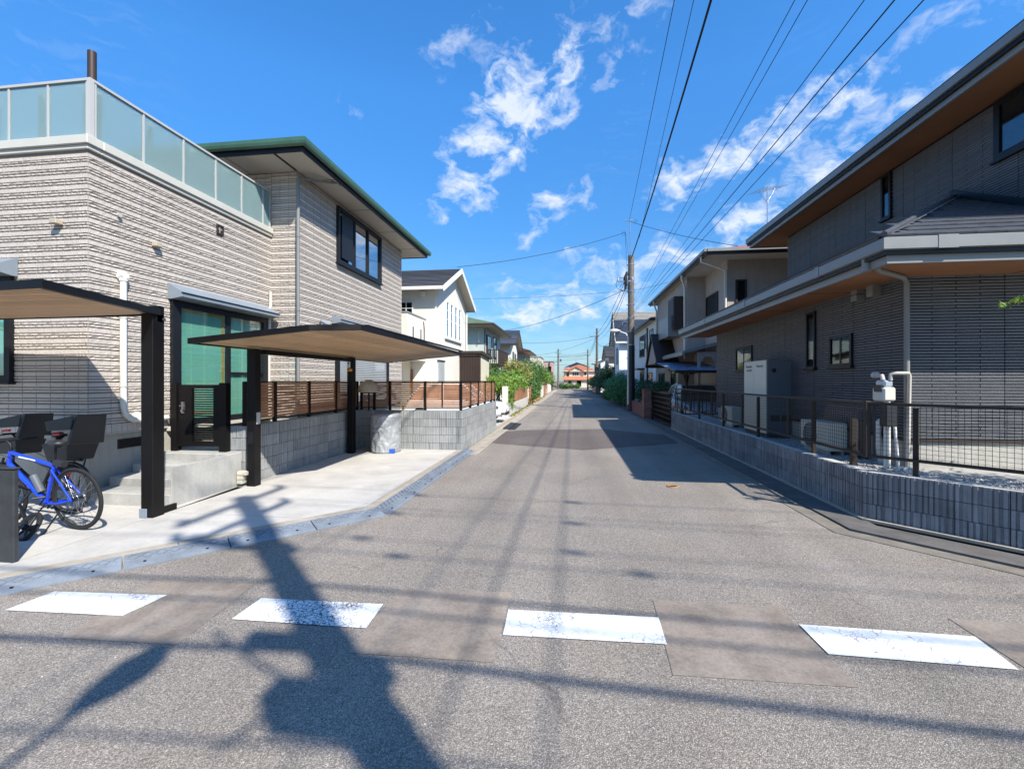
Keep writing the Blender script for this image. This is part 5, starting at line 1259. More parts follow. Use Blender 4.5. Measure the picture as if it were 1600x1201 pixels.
window(h, fs, 1, 2.4, 3, 4.1); MB().box(3.9, 4.7, 56, 60, 2.4, 3.2).build('balcony', 'wall_stone', h); window(h, fs, 3.4, 4.6, 3.3, 4.2)
h, ff, fs = house('grey-white house with a small reddish roof far down the right side', 4.4, 11, 65, 70.5, 4.6, 'wall_bluewhite', 'gy', .4, .4, 'roof_red', fascia='trim_white')
window(h, fs, 1, 2.2, 2.9, 4.1); window(h, fs, 3.3, 4.6, 2.9, 4.1); window(h, ff, .6, 1.6, 2.9, 4.1)
h, ff, fs = house('small beige house at the far right end of the street', 4.2, 10, 73, 78, 4.4, 'wall_beige', 'hip', .35, .4, 'roof_dark')
window(h, fs, 1, 2.2, 2.9, 3.9); window(h, ff, 1, 2.2, 2.9, 3.9)

# ================================================================== GARDEN WALLS, FENCES, GATES
def slab_wall(label, x0, x1, y0, y1, z1, mat, seg=None, name='garden_wall', cat='wall', cap=None):
    o = thing(name, label, cat, ((x0 + x1) / 2, y0, 0)); n = max(1, int(round((y1 - y0) / seg))) if seg else 1
    for i in range(n): a = y0 + (y1 - y0) * i / n; b = y0 + (y1 - y0) * (i + 1) / n; bev(MB().box(x0, x1, a, b - (.012 if n > 1 else 0), -.02, z1).build('panel' if n > 1 else 'body', mat, o), .008)
    if cap: MB().box(x0 - .02, x1 + .02, y0 - .02, y1 + .02, z1, z1 + .04).build('cap', cap, o)
    return o


slab_wall('cream rendered gate pillar with a house number lamp beside the white car', -3.05, -2.85, 20.2, 20.75, 1.42, 'wall_white')
slab_wall('low cream concrete wall of upright panels under the brown plank fence', -2.98, -2.86, 21.0, 31.0, .55, 'concrete_pale', 1.0)
pf = thing('plank_fence', 'brown upright plank fence on the low cream wall on the left', 'fence', (-2.92, 24.0, .56)); pm = MB().box(-.015, .015, 0, .27, .0, .72).mesh('plank', 'slat_wood')
for i in range(24): piece('plank', pm, pf, T(-2.91, 23.9 + i * .292, .57))
MB().box(-2.96, -2.93, 23.9, 30.9, .62, .68).box(-2.96, -2.93, 23.9, 30.9, 1.12, 1.18).build('rail', 'trim_brown', pf)
slab_wall('white gate post at the end of the plank fence', -3.0, -2.84, 31.1, 31.4, 1.28, 'wall_white')
lg = thing('lattice_gate', 'rust-red metal lattice gate next to the plank fence', 'gate', (-2.9, 32, 0)); g = MB()
for i in range(12): g.box(-2.93, -2.89, 31.6 + i * .28, 31.66 + i * .28, .05, 1.25)
for i in range(6): g.box(-2.92, -2.90, 31.6, 34.8, .1 + i * .21, .15 + i * .21)
g.build('lattice', 'terracotta', lg)
slab_wall('tall white gate pillar past the big left tree', -3.1, -2.8, 46, 48.5, 1.25, 'wall_white'); slab_wall('brown timber screen behind the white gate pillar on the left', -3.1, -2.9, 50, 54, 1.5, 'slat_wood', .5)
slab_wall('pinkish brick pillar further down the left side', -3.1, -2.8, 56, 57.5, 1.35, 'wall_pink'); slab_wall('white block wall near the far left utility pole', -3.1, -2.85, 60, 70, 1.15, 'wall_white', 2.0)
slab_wall('red brick gate pillar beside the black lattice gate', 3.2, 3.52, 20.1, 20.5, 1.28, 'brick_red', cap='brick_red'); slab_wall('low red brick garden wall with hedge behind', 3.34, 3.5, 20.52, 27.2, .58, 'brick_red', cap='brick_red')
o = thing('brick_screen', 'orange brick wall seen through the black lattice gate', 'wall', (4.6, 20.0, 0)); MB().box(3.95, 5.6, 20.3, 20.42, -.02, 1.22).build('body', 'brick_orange', o)
slab_wall('narrow red brick pillar at the end of the low brick wall', 3.45, 3.75, 27.4, 28.0, 1.25, 'brick_red'); slab_wall('pink brick wall behind the dark conifer', 3.4, 3.6, 37, 43, .95, 'wall_pink', 2.0)
slab_wall('reddish garden wall far down the right side', 3.4, 3.6, 56, 70, 1.1, 'wall_pink', 3.5)
lg = thing('lattice_gate', 'black metal folding lattice gate next to the grey block wall', 'gate', (3.55, 18, 0)); 
for i in range(19): MB().box(3.54, 3.57, 16.45 + i * .19, 16.48 + i * .19, .1, 1.22).build('bar', 'black_metal', lg)
for i in range(7): MB().box(3.53, 3.58, 16.4, 19.95, .12 + i * .18, .155 + i * .18).build('rail', 'black_metal', lg)
MB().box(3.53, 3.58, 19.95, 20.0, 0, 1.25).build('post', 'black_metal', lg)
yf = thing('bar_fence', 'dark upright bar railing between the dark house and the blue canopy', 'fence', (4.4, 16.4, 0)); 
for i in range(14): MB().box(3.72 + i * .14, 3.745 + i * .14, 16.25, 16.275, .5, 1.22).build('bar', 'black_metal', yf)
MB().box(3.66, 5.7, 16.24, 16.285, 1.22, 1.27).box(3.66, 5.7, 16.24, 16.285, .5, .55).build('rail', 'black_metal', yf)

# ================================================================== PLANTS
shrub('shrub', 'leafy green bush rising behind the shed on the left', 'bush', (-4.6, 26.2, 0), [(0, 0, 1.9, 1.1, 1.4, .8), (.6, 1.2, 1.5, 1.0, 1.2, .9), (-.6, -.8, 1.3, .9, 1, .9)], 3000, .085, 'leaf_mid', 4, seed=2)
shrub('vine', 'bright green climber spilling over the cream wall beside the gate pillar', 'climber', (-3.1, 21.9, 0), [(.05, -.1, 1.15, .32, .75, .5), (.12, .2, .6, .28, .6, .5), (-.3, .9, 1.55, .7, 1.2, .5), (.1, 1.0, 1.35, .4, .9, .4)], 2600, .07, 'leaf_bright', 4, seed=3)
shrub('shrub', 'broad light green shrub leaning over the brown plank fence', 'bush', (-3.7, 26.5, 0), [(0, 0, 1.6, 1.0, 1.7, .75), (.4, 2.0, 1.6, .8, 1.4, .8), (-.3, -2, 1.5, .9, 1.4, .7)], 4200, .085, 'leaf_bright', 5, seed=4)
shrub('tree', 'yellowish flowering tree behind the plank fence on the left', 'tree', (-4.3, 33.5, 0), [(0, 0, 2.6, 1.2, 1.4, .8), (.7, 1.0, 2.1, .9, 1.2, .8)], 2600, .09, 'leaf_yellow', 3, seed=5, trunk_r=.07)
shrub('shrub', 'dark green flowering bush bulging out between the lattice gate and the kerb', 'bush', (-3.1, 35.5, 0), [(.1, 0, 1.3, .8, 1.6, .9), (.1, 1.8, 1.0, .7, 1.4, .9), (.2, -.8, .7, .6, 1.0, .7)], 3400, .085, 'leaf_mid', 4, seed=6)
shrub('tree', 'tall dense green tree, the biggest one in the left row', 'tree', (-3.6, 41.5, 0), [(0, 0, 2.7, 1.6, 2.0, 1.0), (.3, 2.5, 2.3, 1.3, 1.8, 1.0), (.1, -1.8, 2.0, 1.2, 1.5, 1.0), (.2, .5, 1.5, 1.2, 2.2, .8)], 5200, .10, 'leaf_mid', 4, seed=7, trunk_r=.09)
shrub('tree', 'bright green tree beyond the white gate pillar on the left', 'tree', (-3.4, 52, 0), [(0, 0, 2.4, 1.3, 2.2, .9), (.2, 3, 1.9, 1.1, 2.0, .8)], 2400, .12, 'leaf_bright', 3, seed=8, trunk_r=.08)
shrub('tree', 'last green tree before the far left utility pole', 'tree', (-3.5, 64, 0), [(0, 0, 2.2, 1.3, 2.4, .9), (.2, 4, 1.6, 1.1, 2.6, .9)], 1800, .14, 'leaf_mid', 3, seed=9, trunk_r=.08)
for i, y in enumerate((33.9, 36.4, 38.2, 31.0)):
    o = thing('potted_plant', ['low leafy plant in a terracotta pot under the lattice gate', 'second potted plant along the left kerb', 'potted plant at the foot of the big left tree', 'small pot plant by the white gate post'][i], 'potted plant', (-2.65, y, .0))
    MB().lathe([(0, 0), (.11, 0), (.15, .24), (.13, .24)], (-2.65, y, .0), 14).build('pot', 'terracotta', o); leafobj('leaves', foliage([(-2.65, y, .38, .22, .22, .2)], 160, .06, i), 'leaf_yellow' if i % 2 else 'leaf_mid', o)


def hedge(label, x0, x1, y0, y1, z0, z1, n, size, mat, seed, name='hedge'):
    B = []; g = random.Random(seed); ny = max(2, int((y1 - y0) / 1.1)); nx = max(1, int((x1 - x0) / .9))
    for i in range(ny):
        for j in range(nx):
            B.append(((x0 + (x1 - x0) * (j + .5) / nx) + g.uniform(-.06, .06), y0 + (y1 - y0) * (i + .5) / ny, (z0 + z1) / 2 + g.uniform(-.05, .05), (x1 - x0) / nx * .62, (y1 - y0) / ny * .68, (z1 - z0) / 2 * g.uniform(.94, 1.06)))
    o = thing(name, label, 'hedge', ((x0 + x1) / 2, (y0 + y1) / 2, 0)); tr = MB()
    for b in B: tr.tube([(b[0], b[1], 0), (b[0], b[1], b[2])], .03, 5)
    tr.build('stems', 'bark', o); leafobj('foliage', foliage(B, n, size, seed, .3), mat, o); return o


hedge('dark hedge behind the low red brick wall', 3.75, 5.0, 20.9, 27.6, .3, 1.75, 7000, .06, 'leaf_dark', 11)
hedge('large clipped round-topped hedge bulging towards the street past the pole', 2.72, 4.3, 28.9, 36.2, .12, 2.2, 11000, .07, 'leaf_hedge', 12)
hedge('low light green hedge in front of the pink wall on the right', 3.1, 3.5, 37.5, 43, .05, .75, 1500, .08, 'leaf_mid', 13)
shrub('conifer', 'dark spreading conifer on the right side of the street', 'tree', (3.9, 47, 0), [(0, 0, 2.6, 1.2, 1.6, .6), (-.2, .5, 1.9, 1.5, 2.0, .55), (0, -1, 1.2, 1.5, 1.8, .6), (.1, 1.5, 2.2, 1.0, 1.4, .5)], 4200, .10, 'leaf_dark', 3, seed=14, trunk_r=.1)
shrub('shrub', 'dark bushes overhanging the right kerb far down the street', 'bush', (3.7, 58, 0), [(0, 0, 1.5, 1.0, 3.0, .9), (0, 6, 1.4, 1.0, 3.0, .8), (0, 12, 1.3, 1.0, 3.0, .8)], 3000, .14, 'leaf_dark', 3, seed=15)
hedge('clipped hedge in front of the orange-roofed house at the end of the street', -2.0, 1.9, 86.5, 88, .05, 1.15, 1600, .14, 'leaf_mid', 16)
shrub('shrub', 'dark conical shrub at the left corner of the far junction', 'bush', (-3.3, 80.5, 0), [(0, 0, .9, .8, .8, .9)], 500, .14, 'leaf_dark', 2, seed=17)
wd = thing('weeds', 'tufts of weeds and grass along the left kerb', 'weeds', (-2.5, 30, 0)); wd['kind'] = 'stuff'
V = foliage([(-2.6 + random.uniform(-.1, .1), y, .08, .12, .3, .1) for y in (20.9, 22.3, 24, 26.5, 28, 30.2, 33, 34.5, 36, 37.7, 40, 44, 47)], 700, .05, 3); bpy.data.objects.remove(wd)
leafobj('weeds', V, 'leaf_yellow', None, (-2.5, 30, 0), 'stuff', label='tufts of weeds and grass along the left kerb', category='weeds')
# distant green mass closing the gaps beyond the junction
V = foliage([(x, 98 + (x * 7) % 9, 1.6, 5, 3, 1.6 + (x * 3 % 2) * .5) for x in range(-46, -6, 7)] + [(x, 100 + (x * 5) % 9, 1.6, 5, 3, 1.8) for x in range(12, 60, 7)], 9000, .34, 21)
leafobj('far_bushes', V, 'leaf_mid', None, (0, 98, 0), 'stuff', label='distant green bushes beyond the far junction', category='bushes')

# ================================================================== POLES, LAMPS, WIRES
def pole(label, x, y, h, r0=.16, r1=.10, bands=6, arms=(), rod=0, sleeve=0, trans=None, seg=16):
    o = thing('utility_pole', label, 'utility pole', (x, y, 0))
    MB().tube([(x, y, -.1), (x, y, h)], [r0, r1], seg).build('shaft', 'pole_concrete', o)
    for i in range(bands):
        z = h * (.35 + .6 * i / max(1, bands - 1)) - .1; rr = r0 + (r1 - r0) * z / h + .012
        b = MB().tube([(x, y, z), (x, y, z + .06)], rr, seg); b.box(x - rr - .06, x - rr + .01, y - .02, y + .02, z, z + .05); b.build('band', 'steel', o)
    if sleeve: MB().tube([(x, y, 0), (x, y, sleeve)], r0 + .008, seg).build('sleeve', 'plastic_black', o)
    for i in range(int(h / .45) - 6):
        z = 2.0 + i * .45; s_ = 1 if i % 2 else -1; MB().tube([(x, y, z), (x + s_ * (r0 + .12), y, z)], .009, 5).build('step_bolt', 'steel', o)
    for (z, ax, l0, l1) in arms:
        a = MB(); d = (1, 0) if ax == 'x' else (0, 1)
        a.box(*((x + l0, x + l1, y - .16, y - .08) if ax == 'x' else (x - .16, x - .08, y + l0, y + l1)), z, z + .08); a.build('crossarm', 'steel', o)
        for t in (.04, .5, .96):
            q = l0 + (l1 - l0) * t; px, py = (x + q, y - .12) if ax == 'x' else (x - .12, y + q)
            MB().tube([(px, py, z + .08), (px, py, z + .13), (px, py, z + .2), (px, py, z + .26)], [.02, .06, .035, .055], 10).build('insulator', 'insulator', o)
    if rod: MB().tube([(x - .02, y, h - .5), (x - .06, y, h + rod)], .022, 6).box(x - .35, x + .1, y - .02, y + .02, h + rod - .02, h + rod + .02).build('extension_rod', 'steel', o)
    if trans:
        for (dx, dy, z) in trans:
            MB().tube([(x + dx, y + dy, z), (x + dx, y + dy, z + .5)], .19, 18).lathe([(.19, .5), (.12, .57), (0, .59)], (x + dx, y + dy, z), 18).build('transformer', 'unit_grey', o)
        MB().box(x - .7, x + .3, y - .05, y + .05, trans[0][2] - .1, trans[0][2] - .02).build('transformer_bracket', 'steel', o)
    return o


MP = pole('banded concrete utility pole with cable loops on the right side of the street', 3.33, 25.1, 8.5, .19, .16, 8, [(7.05, 'x', -.75, .1)], 1.95, 3.6)
for c, r_ in (((2.85, 25.0, 6.95), .34), ((2.95, 25.02, 6.75), .22), ((3.0, 25.0, 7.1), .12)): MB().torus(c, r_, .012, (.3, 1, .1), 26, 5).build('cable_loop', 'wire', MP)
MB().tube([(3.1, 25, 7.6), (3.0, 25, 7.25), (3.05, 25, 6.9), (2.98, 25.0, 6.6)], [.05, .1, .09, .03], 8).build('splice_closure', 'wire', MP)
MB().box(2.85, 3.13, 25.0, 25.06, 4.88, 4.93).box(2.85, 2.88, 25.0, 25.06, 4.7, 4.95).build('hook_bracket', 'steel', MP)
pole('thin utility pole standing in the middle distance on the right', 3.25, 54.5, 7.9, .17, .12, 4, [(6.9, 'x', -.9, .3)]); pole('slender dark pole just left of the far right houses', 3.2, 80.5, 7.2, .15, .11, 2, [(6.1, 'x', -.5, .5)])
pole('pair of far poles above the left trees, the taller one', -2.3, 92, 8.1, .2, .15, 3, [(7.2, 'x', -.6, .6)], trans=[(.5, 0, 5.5)])
PX_, PY_ = 3.0, -1.9
NP = pole('utility pole behind the camera, its shadow crosses the street', PX_, PY_, 10.6, .18, .13, 8, [(10.15, 'y', -.95, .95), (9.35, 'y', -.8, .8), (8.5, 'x', -1.0, .4)])
MB().box(PX_ - .52, PX_ - .1, PY_ - .1, PY_ + .1, 5.48, 5.8).build('switch_box', 'unit_grey', NP); MB().box(PX_ + .08, PX_ + .26, PY_ - .08, PY_ + .08, 5.92, 6.16).build('switch_box', 'unit_grey', NP); MB().box(PX_ - .55, PX_ - .12, PY_ - .06, PY_ + .06, 6.3, 6.42).build('splice_closure', 'wire', NP)
MB().tube([(PX_ - 1.1, PY_ + .3, 6.0), (PX_ - .6, PY_ + .1, 5.85), (PX_ - .14, PY_, 5.7)], .02, 6).tube([(PX_ - .9, PY_, 5.2), (PX_ - .55, PY_ + .15, 5.5), (PX_ - .3, PY_ + .1, 5.9)], .014, 6).build('service_cables', 'wire', NP)
pole('utility pole far behind the camera', 4.9, -22, 10.4, .18, .13, 5, [(9.4, 'x', -1.6, .6), (7.4, 'x', -1, 1)])


def street_lamp(label, x, y, zh, dx, dy, foot, mat='pipe_white', r=.035, hs=1., h0=.42):
    o = thing('street_lamp', label, 'street lamp', (x, y, 0))
    MB().tube([(x, y, foot), (x, y, zh - .32 * hs), (x + dx * .12, y + dy * .12, zh - .14 * hs), (x + dx * (h0 + .03), y + dy * (h0 + .03), zh - .02)], [r, r, r * .8, r * .7], 8).build('arm', mat, o)
    c = [(x + dx * t, y + dy * t, zh + .02 * math.sin(3 * t)) for t in [h0 + (1 - h0) * q for q in (0, .14, .34, .62, .86, 1.0)]]
    MB().tube(c, [r, .06 * hs, .10 * hs, .12 * hs, .09 * hs, .02], 14).build('lamp_head', 'insulator', o); return o


street_lamp('white street lamp reaching out left from its thin pipe post by the hedge', 3.12, 24.7, 4.35, -.98, -.05, .4, r=.045)
street_lamp('street lamp behind the camera whose head throws a long shadow on the road', 1.55, -3.5, 5.6, -.1, 2.0, 0, r=.032, hs=1.0, h0=.70)
# wires along the street
GA = 'thin overhead wires running along the street'
wire('thin wire meeting the tip of the rod on the banded pole', (1.6, -2, 10.5), (3.24, 25.1, 10.45), .15, .009)
wire('thin wire passing just right of the banded pole tip', (1.75, -2, 10.45), (4.2, 28, 10.35), .15, .008)
wire('thick black twisted cable sagging down to the banded pole', (2.35, -2, 10.6), (3.34, 25.1, 8.35), .5, .026, n=40)
for i, (a, b, lab) in enumerate((((3.0, -22, 9.5), (6.9, 60, 9.4), 'left wire of the close pair above the street'), ((3.25, -22, 9.5), (7.15, 60, 9.4), 'right wire of the close pair above the street'),
        ((4.3, -22, 8.5), (6.3, 52, 8.4), 'single wire crossing the clouds right of the close pair'), ((4.4, -22, 7.55), (5.4, 52, 7.3), 'thicker cable running towards the red-roofed house'), ((5.1, -22, 7.5), (5.35, 52, 7.3), 'rightmost long cable above the street'))):
    wire(lab, a, b, .1, (.009, .009, .009, .012, .010)[i], n=18)
wire('service cable from the banded pole to the red-roofed house', (3.2, 25.1, 10.4), (6.3, 17.4, 6.6), .12, .011)
wire('service cable from the pole rod to the white gabled house', (3.0, 25, 9.75), (-5.2, 20.4, 6.98), .25, .013)
wire('nearly level cable from the banded pole to the left row', (3.3, 25.1, 6.62), (-5.6, 24.2, 6.2), .12, .008); wire('cable sloping down from the banded pole to the mint house', (3.2, 25.1, 6.75), (-5.2, 35, 5.62), .35, .014)
wire('short cable from the banded pole to the cables on its right', (3.4, 25.1, 6.6), (5.2, 24.6, 6.9), .03, .007)
for i, (z0, z1, s, r) in enumerate(((7.7, 7.3, .5, .016), (7.0, 7.0, .7, .018), (6.5, 6.7, .9, .010), (5.0, 6.4, 1.0, .014))):
    wire(['highest', 'second', 'third', 'lowest'][i] + ' cable sagging from the banded pole to the middle pole', (3.25 - .1 * i, 25.2, z0), (3.2, 54.5, z1), s, r)
    if i < 3: wire(['upper', 'middle', 'lower'][i] + ' cable from the middle pole to the slender far pole', (3.2, 54.5, z1), (3.2, 80.5, z1 - .7), .5, .016)
    if i < 3: wire(['upper', 'middle', 'lower'][i] + ' cable slanting over the far street to the left pole', (3.2, 80.5, z1 - .6), (-2.3, 92, z1 - .2), .3, .02)
wire('cable from the middle pole to the cream house on the left', (3.2, 54.5, 7.0), (-5.8, 50, 5.9), .3, .015); wire('second cable from the middle pole across to the left roofs', (3.2, 54.5, 6.8), (-5.4, 70, 5.6), .4, .015)
wire('faint cable from the slender pole to the left pole', (3.2, 80.5, 6.2), (-12, 92, 6.9), .4, .02); wire('second faint cable crossing at the end of the street', (3.2, 80.5, 5.6), (-12, 90, 6.0), .4, .02); wire('lowest faint cable at the end of the street', (10, 90, 5.2), (-14, 93, 5.0), .3, .02)
wire('left dropper wire hanging from the pole rod to the cable loops', (3.0, 25, 9.75), (3.12, 25.05, 7.5), .0, .008, n=4); wire('right dropper wire beside the pole rod', (3.02, 25, 9.7), (3.2, 25.0, 8.4), .0, .007, n=4)
MB().torus((2.93, 24.98, 9.68), .10, .008, (0, 1, .2), 18, 5).torus((3.5, 24.6, 10.2), .07, .007, (0, 1, .3), 16, 5).build('tension_loops', 'wire', MP)
# wires of the cross street, overhead behind the camera; their shadows fall over the road
k = 0
for (dy, z, r, ex_) in ((-.9, 10.4, .008, (.32, .45)), (0.0, 10.4, .008, (.4, .52)), (.9, 10.4, .009, (.34, .48, .43)), (-.75, 9.6, .010, (.36, .47)), (.75, 9.6, .008, (.42,)), (.12, 7.3, .022, (.38, .47)), (.1, 6.9, .016, (.44,)), (.12, 6.1, .030, (.45, .41)), (.1, 5.2, .012, ())):
    k += 1; lab = ['first', 'second', 'third', 'fourth', 'fifth', 'sixth', 'seventh', 'eighth', 'lowest'][k - 1] + ' cable of the cross street, overhead behind the camera'
    wire(lab, (-24, PY_ + dy * 1.2, z - .2), (PX_ - .1, PY_ + dy, z), .5, r, extra=[e * 1.75 if e * 1.75 < .98 else .95 for e in ex_], n=30); wire(lab + ', right span', (PX_ - .1, PY_ + dy, z), (30, PY_ + dy * 1.1, z - .2), .6, r, n=16, extra=[.08, .16] if k < 5 else None)
# television antenna
an = thing('television_antenna', 'thin television antenna standing on the red roof against the clouds', 'antenna', (7.4, 18, 6.6))
MB().tube([(7.4, 18, 6.6), (7.4, 18, 9.05)], .016, 6).build('mast', 'steel', an); MB().tube([(6.85, 17.7, 8.72), (8.1, 18.4, 9.12)], .012, 5).tube([(7.4, 18, 8.4), (7.0, 17.78, 8.75)], .008, 5).tube([(7.4, 18, 8.4), (7.75, 18.2, 8.98)], .008, 5).build('boom', 'steel', an)
e_ = MB()
for i in range(9): t = i / 8; c = Vector((6.85, 17.7, 8.72)).lerp(Vector((8.1, 18.4, 9.12)), t); e_.tube([c + Vector((-.20, .35, 0)) * (1 - .4 * t), c + Vector((.20, -.35, 0)) * (1 - .4 * t)], .005, 4)
e_.build('elements', 'steel', an)


# ================================================================== CARS
def car(label, loc, rz, paint):
    o = thing('car', label, 'car', loc, rz); w_ = WM[o.name]
    # stations along x: x, bottom, shoulder, top deck, half width
    st = [(-2.0, .42, .70, .78, .60), (-1.92, .30, .84, .92, .74), (-1.5, .22, .90, .98, .83), (-.6, .20, .90, .97, .85), (.5, .20, .86, .93, .85), (1.0, .20, .80, .88, .84), (1.5, .20, .74, .82, .82), (1.85, .24, .66, .74, .76), (2.02, .30, .56, .62, .62), (2.06, .38, .48, .52, .5)]
    m = MB(); vs = []
    for x, zb, zs, zt, w in st:
        half = [(w * .86, zb), (w, zb + .10), (w * 1.01, (zb + zs) / 2), (w * .985, zs), (w * .90, zt - .015), (w * .5, zt + .02)]
        ring = [(x, -a, b) for a, b in half] + [(x, a, b) for a, b in half[::-1]]; vs += ring
    n = 12; k = len(st)
    fs_ = [(i * n + j, i * n + (j + 1) % n, (i + 1) * n + (j + 1) % n, (i + 1) * n + j) for i in range(k - 1) for j in range(n)] + [tuple(range(n)), tuple(range((k - 1) * n, k * n))[::-1]]
    m.add(vs, fs_, 0, True); L_ = lambda mb, nm, mt, par=o: (setattr(mb, 'v', [tuple(w_ @ Vector(v)) for v in mb.v]), mb.build(nm, mt, par))[1]
    b = L_(m, 'body', paint); s = b.modifiers.new('s', 'SUBSURF'); s.levels = s.render_levels = 1
    cab = [(-1.75, .92, .70), (-1.35, 1.38, .58), (-.4, 1.50, .60), (.45, 1.44, .60), (1.05, .92, .74)]; vs = []
    lowx = [-1.80, -1.6, -.4, .6, 1.20]
    g = MB()
    for (x, z, w), xl in zip(cab, lowx): vs += [(xl, -.76, .90), (x, -w, z), (x, w, z), (xl, .76, .90)]
    g.add(vs, [(i * 4 + j, i * 4 + j + 1, (i + 1) * 4 + j + 1, (i + 1) * 4 + j) for i in range(4) for j in range(3)] + [(0, 1, 2, 3), (16, 17, 18, 19)], 0, False); L_(g, 'cabin_glass', 'headlamp')
    r = MB(); r.add([(-1.38, -.57, 1.385), (-.4, -.59, 1.51), (.45, -.59, 1.45), (.45, .59, 1.45), (-.4, .59, 1.51), (-1.38, .57, 1.385)], [(0, 1, 4, 5), (1, 2, 3, 4)]); r.tube([(-1.75, -.74, .92), (-1.36, -.59, 1.38), (-.4, -.61, 1.50), (.45, -.61, 1.445), (1.10, -.75, .92)], .035, 6).tube([(-1.75, .74, .92), (-1.36, .59, 1.38), (-.4, .61, 1.50), (.45, .61, 1.445), (1.10, .75, .92)], .035, 6).tube([(-.35, -.77, .9), (-.4, -.61, 1.5)], .03, 6).tube([(-.35, .77, .9), (-.4, .61, 1.5)], .03, 6)
    L_(r, 'roof', paint)
    for x in (-1.25, 1.3):
        for sy in (-1, 1):
            wh = MB().lathe([(0, -.10), (.28, -.10), (.31, -.07), (.31, .07), (.28, .10), (0, .10)], (x, sy * .74, .31), 24, axis='y'); t = L_(wh, 'wheel', 'rubber'); L_(MB().lathe([(0, sy * .105), (.19, sy * .105), (.20, sy * .09)], (x, sy * .74, .31), 20, axis='y'), 'rim', 'chrome', t)
    for sy in (-1, 1):
        hl = MB().hexa([(1.72, sy * .50, .56), (1.99, sy * .44, .54), (1.80, sy * .79, .58), (1.60, sy * .815, .60), (1.72, sy * .50, .68), (1.94, sy * .44, .62), (1.76, sy * .78, .68), (1.55, sy * .81, .73)]); L_(hl, 'headlight', 'headlamp')
        L_(MB().box(1.90, 2.01, sy * .62 - .08, sy * .62 + .08, .34, .42), 'fog_lamp', 'headlamp'); L_(MB().box(.82, .98, sy * .90 - .09, sy * .90 + .07, .90, 1.02), 'mirror', paint)
    L_(MB().box(2.0, 2.075, -.45, .45, .30, .44), 'grille', 'plastic_black'); L_(MB().box(2.07, 2.085, -.17, .17, .44, .53), 'number_plate', 'sticker')
    return o


car('white hatchback with dark headlights parked nose to the street behind the block wall', (-4.5, 17.6, .05), 0, 'paint_white')
car('silver-blue car parked under the blue canopy behind the black railing', (4.95, 18.6, .05), R(-90), 'paint_silver')


# ================================================================== BICYCLES
def tf(w_, pts): return [tuple(w_ @ Vector(p)) for p in pts]


def wheel(o, w_, c, R_, tyre=.018, spokes=24, hub=.02, nm='wheel', mag=False):
    cc = w_ @ Vector(c); nv = (w_.to_3x3() @ Vector((0, 1, 0)))
    wh = MB().torus(cc, R_ - tyre, tyre, nv, 56, 8).build(nm, 'rubber', o)
    MB().torus(cc, R_ - tyre * 2.3, .010, nv, 48, 6).build('rim', 'plastic_black', wh)
    s = MB(); a = nv.orthogonal().normalized(); b = nv.cross(a)
    for i in range(5 if mag else spokes):
        t = 2 * math.pi * i / (5 if mag else spokes); d = a * math.cos(t) + b * math.sin(t); off = nv * (.025 if i % 2 else -.025)
        if mag: s.tube([cc, cc + d * (R_ - tyre * 2)], [.018, .012], 6)
        else: s.tube([cc + off + (a * math.cos(t + .5) + b * math.sin(t + .5)) * hub, cc + d * (R_ - tyre * 2.3)], .0016, 4)
    s.build('spokes', 'plastic_black' if mag else 'chrome', wh)
    MB().tube([cc - nv * .05, cc + nv * .05], hub, 12).build('hub', 'dark_metal', wh); return wh


